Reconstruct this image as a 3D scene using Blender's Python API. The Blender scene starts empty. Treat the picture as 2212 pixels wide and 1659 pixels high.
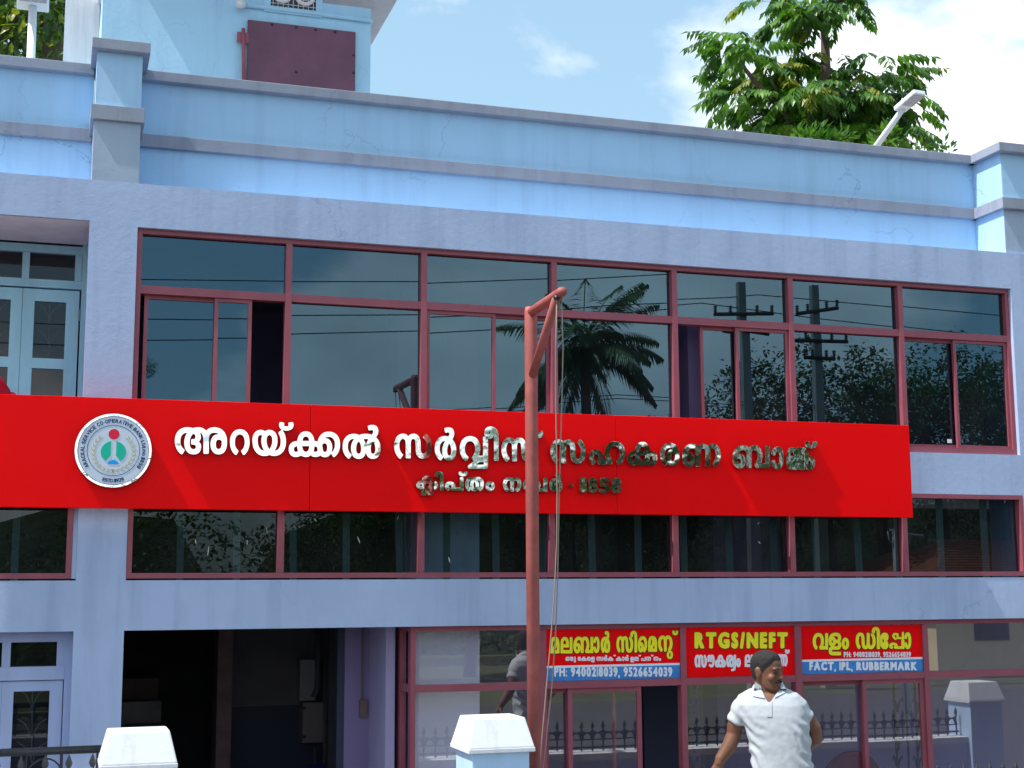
import bpy, bmesh, math, random
import numpy as np
from mathutils import Vector, Matrix, noise
from mathutils.geometry import tessellate_polygon

sc = bpy.context.scene
COL = sc.collection
rad = math.radians

# ---------------------------------------------------------------- camera
F, YAW, PITCH, ROLL = 3032.6, 0.311906, 0.143903, -0.005305   # focal length in units of a 2212 px wide picture
CZ = 2.25
def _basis():
    sy, cy, sp, cp = math.sin(YAW), math.cos(YAW), math.sin(PITCH), math.cos(PITCH)
    f = Vector((sy*cp, cy*cp, sp)); r = Vector((cy, -sy, 0)); u = r.cross(f)
    cr, sr = math.cos(ROLL), math.sin(ROLL)
    return cr*r+sr*u, -sr*r+cr*u, f
RT, UP, FW = _basis()
cam = bpy.data.cameras.new('camera'); camo = bpy.data.objects.new('camera', cam); COL.objects.link(camo)
cam.sensor_fit = 'HORIZONTAL'; cam.sensor_width = 36; cam.lens = F/2212*36
cam.clip_end = 3000; cam.clip_start = .05
camo.matrix_world = Matrix(((RT.x, UP.x, -FW.x, 0), (RT.y, UP.y, -FW.y, 0), (RT.z, UP.z, -FW.z, CZ), (0, 0, 0, 1)))
sc.camera = camo

# ---------------------------------------------------------------- light
SUN_DIR = Vector((-0.60, -0.080, 1.0)).normalized()      # towards the sun: from the left, high, almost along the facade
sun = bpy.data.lights.new('sun', 'SUN'); sun.energy = 2.2; sun.angle = rad(0.53); sun.color = (1, .955, .88)
suno = bpy.data.objects.new('sun', sun); COL.objects.link(suno)
suno.rotation_euler = SUN_DIR.to_track_quat('Z', 'Y').to_euler(); suno.location = (-20, -10, 40)
world = bpy.data.worlds.new('World'); sc.world = world; world.use_nodes = True
CLOUD_AT = (5.37, 2.175, .93)
def build_world():
    nt = world.node_tree; N = nt.nodes; L = nt.links; N.clear()
    out = N.new('ShaderNodeOutputWorld'); bg = N.new('ShaderNodeBackground')
    sky = N.new('ShaderNodeTexSky'); sky.sky_type = 'NISHITA'; sky.sun_disc = False
    sky.sun_elevation = math.asin(SUN_DIR.z); sky.sun_rotation = math.atan2(SUN_DIR.x, SUN_DIR.y)
    sky.air_density = 1.0; sky.dust_density = 1.5; sky.ozone_density = 2.0; sky.altitude = 50
    tc = N.new('ShaderNodeTexCoord'); mp = N.new('ShaderNodeMapping')
    mp.inputs['Scale'].default_value = (1.0, 1.0, 1.7); mp.inputs['Location'].default_value = CLOUD_AT
    n1 = N.new('ShaderNodeTexNoise'); n1.inputs['Scale'].default_value = 2.1; n1.inputs['Detail'].default_value = 10
    n1.inputs['Roughness'].default_value = .52; n1.inputs['Distortion'].default_value = .15
    cr = N.new('ShaderNodeValToRGB'); cr.color_ramp.elements[0].position = .525; cr.color_ramp.elements[1].position = .585
    # thin haze everywhere lifts the blue; clouds are whiter, with soft grey bodies
    mixh = N.new('ShaderNodeMixRGB'); mixh.inputs[0].default_value = .54; mixh.inputs[2].default_value = (1.6, 2.55, 2.85, 1)
    n2 = N.new('ShaderNodeTexNoise'); n2.inputs['Scale'].default_value = 6; n2.inputs['Detail'].default_value = 6
    cg = N.new('ShaderNodeValToRGB'); cg.color_ramp.elements[0].position = .35; cg.color_ramp.elements[1].position = .6
    cg.color_ramp.elements[0].color = (3.9, 4.2, 4.6, 1); cg.color_ramp.elements[1].color = (5.6, 5.75, 5.9, 1)
    mixc = N.new('ShaderNodeMixRGB')
    L.new(tc.outputs['Generated'], mp.inputs[0]); L.new(mp.outputs[0], n1.inputs['Vector']); L.new(n1.outputs[0], cr.inputs[0])
    L.new(mp.outputs[0], n2.inputs['Vector']); L.new(n2.outputs[0], cg.inputs[0]); L.new(cg.outputs[0], mixc.inputs[2])
    L.new(sky.outputs[0], mixh.inputs[1]); L.new(mixh.outputs[0], mixc.inputs[1]); L.new(cr.outputs[0], mixc.inputs[0])
    L.new(mixc.outputs[0], bg.inputs[0]); bg.inputs[1].default_value = .10
    L.new(bg.outputs[0], out.inputs[0])
build_world()
sc.view_settings.view_transform = 'Standard'; sc.view_settings.look = 'None'
sc.view_settings.exposure = 1.54; sc.view_settings.gamma = 1; sc.view_settings.use_curve_mapping = False
sc.cycles.max_bounces = 8; sc.cycles.transparent_max_bounces = 16; sc.cycles.caustics_reflective = False

# ---------------------------------------------------------------- picture measurements -> world
def q(u, v):
    d = RT*((u-1106)/F) + UP*((829.5-v)/F) + FW
    return d.x/d.y, d.z/d.y
def PX(u, v, Y):
    a, b = q(u, v); return Vector((a*Y, Y, CZ+b*Y))
def X_(u, v, Y): return q(u, v)[0]*Y
def Z_(u, v, Y): return CZ+q(u, v)[1]*Y
Y0 = 9.80                                   # face of beams and pillars
YG = 9.88                                   # upper glass
def RX(u, v, yb):                            # where a thing seen mirrored in the glass stands (world y = yb)
    t = 2*YG-yb; a, b = q(u, v); return Vector((a*t, yb, CZ+b*t))

# ---------------------------------------------------------------- materials
def nodes(m):
    m.use_nodes = True; nt = m.node_tree; return nt, nt.nodes, nt.links, nt.nodes['Principled BSDF']
MAT = {}
def mat(name, col, rough=.6, metal=0, spec=.4, var=0, vscale=2., bump=0, bscale=20., bdist=.01, coat=0, vcol=None, detail=4, bump2=0, b2scale=90., stretch=None):
    if name in MAT: return MAT[name]
    m = bpy.data.materials.new(name); nt, N, L, P = nodes(m)
    P.inputs['Base Color'].default_value = (*col, 1); P.inputs['Roughness'].default_value = rough
    P.inputs['Metallic'].default_value = metal; P.inputs['Specular IOR Level'].default_value = spec
    P.inputs['Coat Weight'].default_value = coat
    tc = N.new('ShaderNodeTexCoord'); vec = tc.outputs['Object']
    if stretch:
        mp = N.new('ShaderNodeMapping'); mp.inputs['Scale'].default_value = stretch; L.new(vec, mp.inputs[0]); vec = mp.outputs[0]
    if var:
        n = N.new('ShaderNodeTexNoise'); n.inputs['Scale'].default_value = vscale; n.inputs['Detail'].default_value = 8; n.inputs['Roughness'].default_value = .62
        L.new(vec, n.inputs['Vector'])
        cr = N.new('ShaderNodeValToRGB'); cr.color_ramp.elements[0].position = .32; cr.color_ramp.elements[1].position = .68
        lo = vcol if vcol else tuple(c*(1-var) for c in col); hi = tuple(min(1, c*(1+var)) for c in col)
        cr.color_ramp.elements[0].color = (*lo, 1); cr.color_ramp.elements[1].color = (*hi, 1)
        L.new(n.outputs[0], cr.inputs[0]); L.new(cr.outputs[0], P.inputs['Base Color'])
    last = None
    for st, scl, dist in ((bump, bscale, bdist), (bump2, b2scale, bdist*.3)):
        if st:
            n = N.new('ShaderNodeTexNoise'); n.inputs['Scale'].default_value = scl; n.inputs['Detail'].default_value = detail; n.inputs['Roughness'].default_value = .55
            L.new(vec, n.inputs['Vector'])
            b = N.new('ShaderNodeBump'); b.inputs['Strength'].default_value = st; b.inputs['Distance'].default_value = dist
            L.new(n.outputs[0], b.inputs['Height'])
            if last: L.new(last.outputs[0], b.inputs['Normal'])
            last = b
    if last: L.new(last.outputs[0], P.inputs['Normal'])
    MAT[name] = m; return m
def plaster(name, col, var=.07, rough=.85, dirt=.10):
    """painted render: broad tone changes, faint vertical rain streaks, trowel relief"""
    if name in MAT: return MAT[name]
    m = bpy.data.materials.new(name); nt, N, L, P = nodes(m)
    P.inputs['Roughness'].default_value = rough; P.inputs['Specular IOR Level'].default_value = .25
    tc = N.new('ShaderNodeTexCoord')
    def nz(scale, det, ro=.6, sc3=None):
        n = N.new('ShaderNodeTexNoise'); n.inputs['Scale'].default_value = scale; n.inputs['Detail'].default_value = det; n.inputs['Roughness'].default_value = ro
        if sc3:
            mp = N.new('ShaderNodeMapping'); mp.inputs['Scale'].default_value = sc3; L.new(tc.outputs['Object'], mp.inputs[0]); L.new(mp.outputs[0], n.inputs['Vector'])
        else: L.new(tc.outputs['Object'], n.inputs['Vector'])
        return n
    a = nz(1.3, 6); s = nz(1.0, 6, .65, (7, 7, .55))
    cr = N.new('ShaderNodeValToRGB'); cr.color_ramp.elements[0].position = .3; cr.color_ramp.elements[1].position = .7
    cr.color_ramp.elements[0].color = (*[c*(1-var) for c in col], 1); cr.color_ramp.elements[1].color = (*[min(1, c*(1+var)) for c in col], 1)
    L.new(a.outputs[0], cr.inputs[0])
    cs = N.new('ShaderNodeValToRGB'); cs.color_ramp.elements[0].position = .34; cs.color_ramp.elements[1].position = .52
    cs.color_ramp.elements[0].color = (1-dirt, 1-dirt, 1-dirt*.9, 1); cs.color_ramp.elements[1].color = (1, 1, 1, 1)
    L.new(s.outputs[0], cs.inputs[0])
    mx = N.new('ShaderNodeMixRGB'); mx.blend_type = 'MULTIPLY'; mx.inputs[0].default_value = 1
    L.new(cr.outputs[0], mx.inputs[1]); L.new(cs.outputs[0], mx.inputs[2])
    # hairline cracks: edges of wandering cells, only here and there
    wn = nz(2.5, 5); wa = N.new('ShaderNodeVectorMath'); wa.operation = 'MULTIPLY_ADD'; wa.inputs[1].default_value = (.55, .55, .55)
    L.new(wn.outputs['Color'], wa.inputs[0]); L.new(tc.outputs['Object'], wa.inputs[2])
    vo = N.new('ShaderNodeTexVoronoi'); vo.feature = 'DISTANCE_TO_EDGE'; vo.inputs['Scale'].default_value = .9; L.new(wa.outputs[0], vo.inputs['Vector'])
    vr = N.new('ShaderNodeMapRange'); vr.inputs[1].default_value = .0; vr.inputs[2].default_value = .006; vr.inputs[3].default_value = 1; vr.inputs[4].default_value = 0; L.new(vo.outputs['Distance'], vr.inputs[0])
    mk = nz(.8, 3); mr_ = N.new('ShaderNodeMapRange'); mr_.inputs[1].default_value = .50; mr_.inputs[2].default_value = .62; L.new(mk.outputs[0], mr_.inputs[0])
    ml_ = N.new('ShaderNodeMath'); ml_.operation = 'MULTIPLY'; L.new(vr.outputs[0], ml_.inputs[0]); L.new(mr_.outputs[0], ml_.inputs[1])
    mc = N.new('ShaderNodeMixRGB'); mc.blend_type = 'MULTIPLY'; mc.inputs[2].default_value = (.72, .74, .78, 1); L.new(ml_.outputs[0], mc.inputs[0]); L.new(mx.outputs[0], mc.inputs[1]); L.new(mc.outputs[0], P.inputs['Base Color'])
    last = None
    for scl, det, st, dist, s3 in ((4, 4, .10, .014, None), (22, 6, .30, .006, None), (110, 2, .3, .002, None)):
        n = nz(scl, det, .6, s3); b = N.new('ShaderNodeBump'); b.inputs['Strength'].default_value = st; b.inputs['Distance'].default_value = dist
        L.new(n.outputs[0], b.inputs['Height'])
        if last: L.new(last.outputs[0], b.inputs['Normal'])
        last = b
    L.new(last.outputs[0], P.inputs['Normal'])
    MAT[name] = m; return m
def glass(name, refl, tint, rtint=(1, 1, 1), rough=0.0):
    if name in MAT: return MAT[name]
    m = bpy.data.materials.new(name); nt, N, L, P = nodes(m); N.remove(P)
    out = N['Material Output']; g = N.new('ShaderNodeBsdfGlossy'); g.inputs['Roughness'].default_value = rough; g.inputs['Color'].default_value = (*rtint, 1)
    t = N.new('ShaderNodeBsdfTransparent'); t.inputs['Color'].default_value = (*tint, 1)
    # a film of dust on the outside of the pane
    d = N.new('ShaderNodeBsdfDiffuse'); d.inputs['Color'].default_value = (.42, .45, .47, 1)
    tc = N.new('ShaderNodeTexCoord'); n = N.new('ShaderNodeTexNoise'); n.inputs['Scale'].default_value = 2.2; n.inputs['Detail'].default_value = 7
    L.new(tc.outputs['Object'], n.inputs['Vector'])
    mr = N.new('ShaderNodeMapRange'); mr.inputs[1].default_value = .35; mr.inputs[2].default_value = .8; mr.inputs[3].default_value = .004; mr.inputs[4].default_value = .03
    L.new(n.outputs[0], mr.inputs[0])
    mx = N.new('ShaderNodeMixShader'); mx.inputs[0].default_value = refl; mx2 = N.new('ShaderNodeMixShader')
    L.new(t.outputs[0], mx.inputs[1]); L.new(g.outputs[0], mx.inputs[2]); L.new(mx.outputs[0], mx2.inputs[1]); L.new(d.outputs[0], mx2.inputs[2]); L.new(mr.outputs[0], mx2.inputs[0])
    L.new(mx2.outputs[0], out.inputs[0]); MAT[name] = m; return m
def leafmat(name, c1, c2, trans=.35, vscale=3.0, rough=.42):
    if name in MAT: return MAT[name]
    m = bpy.data.materials.new(name); nt, N, L, P = nodes(m); out = N['Material Output']
    tc = N.new('ShaderNodeTexCoord'); n = N.new('ShaderNodeTexNoise'); n.inputs['Scale'].default_value = vscale; n.inputs['Detail'].default_value = 5
    L.new(tc.outputs['Object'], n.inputs['Vector'])
    cr = N.new('ShaderNodeValToRGB'); cr.color_ramp.elements[0].position = .35; cr.color_ramp.elements[1].position = .65
    cr.color_ramp.elements[0].color = (*c1, 1); cr.color_ramp.elements[1].color = (*c2, 1); L.new(n.outputs[0], cr.inputs[0])
    L.new(cr.outputs[0], P.inputs['Base Color']); P.inputs['Roughness'].default_value = rough; P.inputs['Specular IOR Level'].default_value = .45
    t = N.new('ShaderNodeBsdfTranslucent'); mu = N.new('ShaderNodeMixRGB'); mu.blend_type = 'MULTIPLY'; mu.inputs[0].default_value = 1; mu.inputs[2].default_value = (1.5, 1.7, .6, 1)
    L.new(cr.outputs[0], mu.inputs[1]); L.new(mu.outputs[0], t.inputs[0])
    mx = N.new('ShaderNodeMixShader'); mx.inputs[0].default_value = trans; L.new(P.outputs[0], mx.inputs[1]); L.new(t.outputs[0], mx.inputs[2]); L.new(mx.outputs[0], out.inputs[0])
    MAT[name] = m; return m

M_BLUE = plaster('sky_blue_plaster', (.41, .63, .86), var=.05, dirt=.09)
M_TOWER = plaster('pale_blue_plaster', (.43, .68, .88), var=.05, dirt=.09)
M_GREY = plaster('grey_trim_plaster', (.30, .33, .41), var=.12, dirt=.16)
M_LILAC = plaster('lilac_plaster', (.42, .51, .72), var=.07, dirt=.13)
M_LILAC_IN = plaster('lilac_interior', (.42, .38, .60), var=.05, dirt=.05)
M_SOFFIT = plaster('soffit_plaster', (.84, .76, .80), var=.12, dirt=.10)
M_LGREY = plaster('grey_lilac_plaster', (.36, .44, .56), var=.08, dirt=.10)
M_COLW = plaster('pale_lilac', (.74, .74, .86), var=.04, dirt=.04)
M_WHITE = plaster('white_limewash', (.68, .71, .75), var=.07, dirt=.20)
M_PIER = plaster('pier_blue', (.45, .63, .86), var=.06, dirt=.10)
M_MAROON = mat('maroon_paint', (.31, .08, .11), rough=.42, var=.10, vscale=5, bump=.25, bscale=60, bdist=.002)
M_HATCH = mat('maroon_sheet', (.16, .06, .105), rough=.5, var=.18, vscale=3)
M_RED = mat('red_sign', (1.0, .0012, .003), rough=.42, spec=.10, var=.05, vscale=1.2, bump=.12, bscale=1.6, bdist=.03)
M_REDS = mat('red_vinyl', (.98, .002, .004), rough=.5, spec=.08, var=.08, vscale=6)
M_BLUES = mat('blue_vinyl', (.06, .25, .62), rough=.45, spec=.2, var=.15, vscale=8)
M_YEL = mat('yellow_vinyl', (1.0, .86, .03), rough=.45, spec=.2)
M_WV = mat('white_vinyl', (.82, .82, .88), rough=.45, spec=.2)
M_DK = mat('dark_outline', (.09, .015, .012), rough=.6)
M_STEEL = mat('mirror_steel', (.93, .90, .82), rough=.035, metal=1, bump=.45, bscale=4.2, bdist=.014, detail=2.5)
M_RIM = mat('mirror_rim', (.93, .92, .90), rough=.05, metal=1, bump=.4, bscale=12, bdist=.006)
M_POLE = mat('oxide_pipe', (.36, .095, .085), rough=.55, var=.18, vscale=9, bump=.3, bscale=80, bdist=.002)
M_ROPE = mat('rope', (.32, .25, .2), rough=.9)
M_CYAN = mat('cyan_wood', (.42, .72, .84), rough=.5, var=.12, vscale=6, bump=.2, bscale=40, bdist=.002, stretch=(1, 1, .2))
M_VIOW = mat('violet_wood', (.40, .47, .70), rough=.5, var=.10, vscale=6, bump=.2, bscale=40, bdist=.002, stretch=(1, 1, .2))
M_IRON = mat('black_iron', (.018, .02, .025), rough=.38, spec=.5, var=.3, vscale=30)
M_GIRON = mat('grey_iron', (.26, .30, .31), rough=.5)
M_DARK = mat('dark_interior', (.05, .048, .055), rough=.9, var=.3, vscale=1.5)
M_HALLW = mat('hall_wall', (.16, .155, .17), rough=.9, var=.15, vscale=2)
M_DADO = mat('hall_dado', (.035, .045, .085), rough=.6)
M_BROWN = mat('brown_column', (.16, .10, .10), rough=.8, var=.3, vscale=5, bump=.3, bscale=20)
M_PURP = plaster('purple_wall', (.25, .19, .36), var=.06, dirt=.05)
M_STRIP = mat('blind_strip', (.23, .30, .29), rough=.8, var=.12, vscale=3)
M_CONC = mat('concrete', (.30, .30, .29), rough=.9, var=.2, vscale=3, bump=.4, bscale=25)
M_ASPH = mat('asphalt', (.05, .05, .052), rough=.9, var=.25, vscale=3, bump=.5, bscale=120, bdist=.006)
M_YARD = mat('yard_pavers', (.22, .21, .20), rough=.9, var=.2, vscale=2, bump=.5, bscale=60)
M_EARTH = mat('earth', (.05, .075, .025), rough=1, var=.4, vscale=.6, vcol=(.06, .045, .03))
M_GLU = glass('tinted_pane', .125, (.14, .18, .22), (.46, .80, 1.0))
M_GLL = glass('dark_band_pane', .045, (.30, .40, .43), (.8, .95, 1.0))
M_GLS = glass('shop_pane', .25, (.95, .95, 1.0))
M_GLD = glass('door_pane', .03, (.6, .64, .66))
M_SPOT = mat('dry_paint_spot', (.78, .76, .72), rough=.9)
M_LAMP = mat('white_metal', (.72, .74, .78), rough=.4)
M_LED = mat('led_plate', (.36, .34, .38), rough=.4, var=.3, vscale=40)
M_PVC = mat('pvc_conduit', (.45, .55, .66), rough=.5)
M_PVCD = mat('grey_conduit', (.12, .12, .15), rough=.6)
M_BARK = mat('bark', (.11, .085, .065), rough=.95, var=.35, vscale=12, bump=.6, bscale=25, stretch=(1, 1, .3))
M_LEAF_A = leafmat('leaf_bright', (.018, .07, .012), (.10, .22, .03), trans=.35, vscale=1.6, rough=.34)
M_LEAF_B = leafmat('leaf_deep', (.014, .045, .012), (.06, .13, .025), trans=.30, vscale=1.0)
M_LEAF_C = leafmat('leaf_palm', (.03, .07, .018), (.085, .15, .04), trans=.25, vscale=1.0)
M_LEAF_Y = leafmat('leaf_young', (.09, .14, .015), (.22, .24, .03), trans=.4, vscale=2.0)

# ---------------------------------------------------------------- mesh helpers
class MB:
    def __init__(s): s.v = []; s.f = []
    def add(s, vs, fs):
        n = len(s.v); s.v += [tuple(p) for p in vs]; s.f += [tuple(i+n for i in f) for f in fs]; return s
    def box(s, x0, x1, y0, y1, z0, z1):
        if x0 > x1: x0, x1 = x1, x0
        return s.add([(x0, y0, z0), (x1, y0, z0), (x1, y1, z0), (x0, y1, z0), (x0, y0, z1), (x1, y0, z1), (x1, y1, z1), (x0, y1, z1)],
                     [(0, 3, 2, 1), (4, 5, 6, 7), (0, 1, 5, 4), (1, 2, 6, 5), (2, 3, 7, 6), (3, 0, 4, 7)])
    def frustum(s, cx, cy, z0, z1, a0, b0, a1, b1):
        return s.add([(cx-a0, cy-b0, z0), (cx+a0, cy-b0, z0), (cx+a0, cy+b0, z0), (cx-a0, cy+b0, z0), (cx-a1, cy-b1, z1), (cx+a1, cy-b1, z1), (cx+a1, cy+b1, z1), (cx-a1, cy+b1, z1)],
                     [(0, 3, 2, 1), (4, 5, 6, 7), (0, 1, 5, 4), (1, 2, 6, 5), (2, 3, 7, 6), (3, 0, 4, 7)])
    def tube(s, pts, r, n=8, cap=True):
        pts = [Vector(p) for p in pts]; k = len(pts); rs = r if isinstance(r, (list, tuple)) else [r]*k
        n0 = len(s.v); prev = None
        for i, p in enumerate(pts):
            t = (pts[min(i+1, k-1)]-pts[max(i-1, 0)]).normalized()
            if prev is None:
                a = Vector((0, 0, 1)) if abs(t.z) < .9 else Vector((1, 0, 0)); e = t.cross(a).normalized()
            else: e = (prev-t*prev.dot(t)).normalized()
            prev = e; g = t.cross(e)
            for j in range(n):
                an = 2*math.pi*j/n; s.v.append(tuple(p+(e*math.cos(an)+g*math.sin(an))*rs[i]))
        for i in range(k-1):
            for j in range(n):
                a = n0+i*n+j; b = n0+i*n+(j+1) % n; s.f.append((a, b, b+n, a+n))
        if cap: s.f.append(tuple(n0+j for j in reversed(range(n)))); s.f.append(tuple(n0+(k-1)*n+j for j in range(n)))
        return s
    def lathe(s, prof, c, n=12):
        n0 = len(s.v); k = len(prof)
        for r, z in prof:
            for j in range(n):
                a = 2*math.pi*j/n; s.v.append((c[0]+r*math.cos(a), c[1]+r*math.sin(a), c[2]+z))
        for i in range(k-1):
            for j in range(n):
                a = n0+i*n+j; b = n0+i*n+(j+1) % n; s.f.append((a, b, b+n, a+n))
        s.f.append(tuple(n0+j for j in reversed(range(n)))); s.f.append(tuple(n0+(k-1)*n+j for j in range(n)))
        return s
    def mesh(s, name, m, smooth=False):
        me = bpy.data.meshes.new(name); me.from_pydata(s.v, [], s.f); me.update()
        if m: me.materials.append(m)
        if smooth: me.polygons.foreach_set('use_smooth', [True]*len(me.polygons))
        return me
    def build(s, name, m, parent=None, smooth=False, bevel=0):
        me = s.mesh(name, m, smooth)
        if bevel:
            bm = bmesh.new(); bm.from_mesh(me); bmesh.ops.bevel(bm, geom=list(bm.edges), offset=bevel, segments=2, affect='EDGES', profile=.6)
            bm.to_mesh(me); bm.free()
        return link(name, me, parent)
def link(name, me, parent=None):
    o = bpy.data.objects.new(name, me); COL.objects.link(o)
    if parent: o.parent = parent
    return o
def tag(o, label=None, cat=None, group=None, kind=None):
    if label: o['label'] = label
    if cat: o['category'] = cat
    if group: o['group'] = group
    if kind: o['kind'] = kind
    return o
def thing(name, label, cat, loc=(0, 0, 0), rz=0, group=None):
    o = bpy.data.objects.new(name, None); COL.objects.link(o); o.location = loc; o.rotation_euler[2] = rz
    o.empty_display_size = .2
    return tag(o, label, cat, group)
def box(name, m, parent, x0, x1, y0, y1, z0, z1, bevel=0): return MB().box(x0, x1, y0, y1, z0, z1).build(name, m, parent, bevel=bevel)

# ================================================================ SETTING
RZ = .12                                                         # road level
tag(box('ground', M_EARTH, None, -600, 600, -600, 600, -.3, -.012), kind='structure')
tag(box('yard', M_YARD, None, -14, 22, 8.18, 9.75, -.3, 0.0), kind='structure')
tag(box('road', M_ASPH, None, -80, 90, -5.5, 6.2, -.2, RZ-.02), kind='structure')
tag(box('roadside_pavement', M_CONC, None, -80, 90, 6.2, 7.96, -.2, RZ), kind='structure')

# ================================================================ BANK BUILDING
B = thing('bank_building', 'two-storey blue and lilac bank building with maroon framed windows and stair tower', 'building', (3, 12, 0))
BINV = Matrix.Translation((-3, -12, 0))
def bp(o):
    o.parent = B; o.matrix_parent_inverse = BINV; return o
def bbox_(name, m, *a, bevel=0): return bp(box(name, m, None, *a, bevel=bevel))
def sub(o, parent): o.parent = parent; return o

avg = lambda *a: sum(a)/len(a)
XA = avg(X_(193.75, 477, Y0), X_(158.75, 1366.75, Y0))            # left pillar
XB = avg(X_(295, 487.75, Y0), X_(267.5, 1364, Y0), X_(275, 1239.5, Y0))
XC = avg(X_(2182.75, 620, Y0), X_(2204, 982, Y0))                  # right pillar
ZL = CZ-.0276*Y0                                                   # underside of the low beam
ZS = CZ+.0074*Y0                                                   # foot of the window band
ZH = CZ+.2535*Y0                                                   # window head
ZT = CZ+.2852*Y0                                                   # top of the upper beam
ZM0 = Z_(1972, 1066, Y0); ZM1 = Z_(1985, 977, Y0)                  # wall strip between the bands
ZLB = Z_(194, 476, Y0)                                             # underside of the upper beam in the left bay
XW0, XW1 = -9.0, XC+4.5
YP = Y0+.42                                                        # parapet face
DB = .45
# pillars and beams
bbox_('pillar', M_LILAC, XA, XB, Y0, Y0+.5, 0, ZT)
bbox_('pillar', M_LILAC, XC, XC+3.2, Y0, Y0+DB, ZL, ZT)
bbox_('beam', M_LILAC, XB, XC, Y0, Y0+DB, ZH, ZT)
bbox_('beam', M_LILAC, XW0, XA, Y0, Y0+.74, ZLB, ZT)
bbox_('beam', M_LILAC, XB, XC+3.2, Y0, Y0+DB, ZL, ZS-.012)
bbox_('beam', M_LILAC, XW0, XA, Y0, Y0+DB, ZL, ZS-.012)
bbox_('spandrel_wall', M_LILAC, XB, XC, Y0, Y0+.3, ZM0, ZM1)
bbox_('spandrel_wall', M_LILAC, XW0, XA, Y0, Y0+.3, ZM0, ZM1-.05)
# parapet with its bands
def zmean(Y, *pts): return avg(*[Z_(u, v, Y) for u, v in pts])
ZCT = zmean(YP-.06, (310, 147.5), (1659, 292), (2082.75, 332.5))
ZCB = zmean(YP-.06, (306, 166.5), (1659, 312))
ZBT = zmean(YP-.04, (302, 283.5), (1659, 413))
ZBB = zmean(YP-.04, (302, 309.5), (1659, 438.5))
for x0, x1 in ((XB, XC), (XW0, XA)):
    bbox_('parapet', M_BLUE, x0, x1, YP, YP+.16, ZT-.02, ZCT-.01)
    bbox_('coping', M_GREY, x0, x1-.001, YP-.06, YP+.20, ZCB, ZCT, bevel=.006)
    bbox_('parapet_band', M_GREY, x0, x1-.001, YP-.04, YP+.05, ZBB, ZBT, bevel=.004)
# left pillar above the roof
zc0, zc1 = Z_(250, 260, Y0-.025), Z_(250, 228, Y0-.025)
zt0, zt1 = Z_(255, 109, Y0-.04), Z_(255, 86, Y0-.04)
bbox_('pillar', M_LGREY, XA+.003, XB-.003, Y0+.001, YP+.17, ZT, zc0)
bbox_('pillar_band', M_GREY, XA-.022, XB+.022, Y0-.025, YP+.19, zc0, zc1, bevel=.004)
bbox_('pillar', M_BLUE, XA+.008, XB-.004, Y0+.006, YP+.17, zc1, zt0)
bbox_('pillar_cap', M_GREY, XA-.03, XB+.045, Y0-.05, YP+.2, zt0, zt1, bevel=.005)
# right pillar above the roof
bbox_('pillar', M_LGREY, XC+.001, XC+3.2, Y0+.03, YP+.3, ZT, ZBB)
bbox_('pillar', M_BLUE, XC-.003, XC-.0005, Y0+.033, YP, ZT, ZCB)           # painted return of the parapet
bbox_('pillar_band', M_GREY, XC-.04, XC+3.25, Y0-.012, YP+.3, ZBB, ZBT, bevel=.004)
bbox_('pillar', M_BLUE, XC+.001, XC+3.2, Y0+.03, YP+.3, ZBT, ZCB)
bbox_('pillar_cap', M_GREY, XC-.06, XC+3.26, Y0-.035, YP+.3, ZCB, ZCT+.0015, bevel=.005)
# body: roof, floors, walls that close the rooms
bbox_('roof', M_CONC, XW0, XW1, Y0+.5, 19, ZT-.12, ZT-.03)
bbox_('floor_slab', M_SOFFIT, XW0, XW1, Y0+.31, 19, ZM0+.03, ZM0+.14)
bbox_('floor', M_YARD, XW0, XW1, Y0, 19, -.05, .03)
bbox_('wall', M_LILAC_IN, XW0, XW1, 16, 16.2, 0, ZT-.13)
bbox_('wall', M_LILAC_IN, XW0-.2, XW0, Y0, 19, 0, ZCB)
bbox_('wall', M_LILAC_IN, XW1, XW1+.2, Y0, 19, 0, ZCB)
bbox_('wall', M_LILAC_IN, XA+.03, XB-.03, Y0+.5, 16, ZM0+.14, ZT-.12)        # between left and middle bay, upstairs
bbox_('wall', M_LILAC_IN, XA+.03, XB-.03, Y0+.5, 16, .03, ZM0+.03)
# upstairs rooms
bbox_('wall', M_LILAC_IN, XB, XC+3, 13.6, 13.7, ZM0+.14, ZT-.12)
xc0, xc1 = X_(858, 700, 11.2), X_(1032, 700, 11.2)
bbox_('room_column', M_WHITE, xc0, xc1, 11.2, 11.5, ZM0+.14, ZT-.12)
bbox_('room_column', M_PURP, X_(1487, 800, 10.15), X_(1540, 800, 10.15), 10.15, 10.6, ZM0+.14, ZT-.12)
# low room behind the window band
bbox_('wall', M_DARK, XB, XC+3, 12.2, 12.3, ZL+.2, ZM0+.03)

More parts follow.
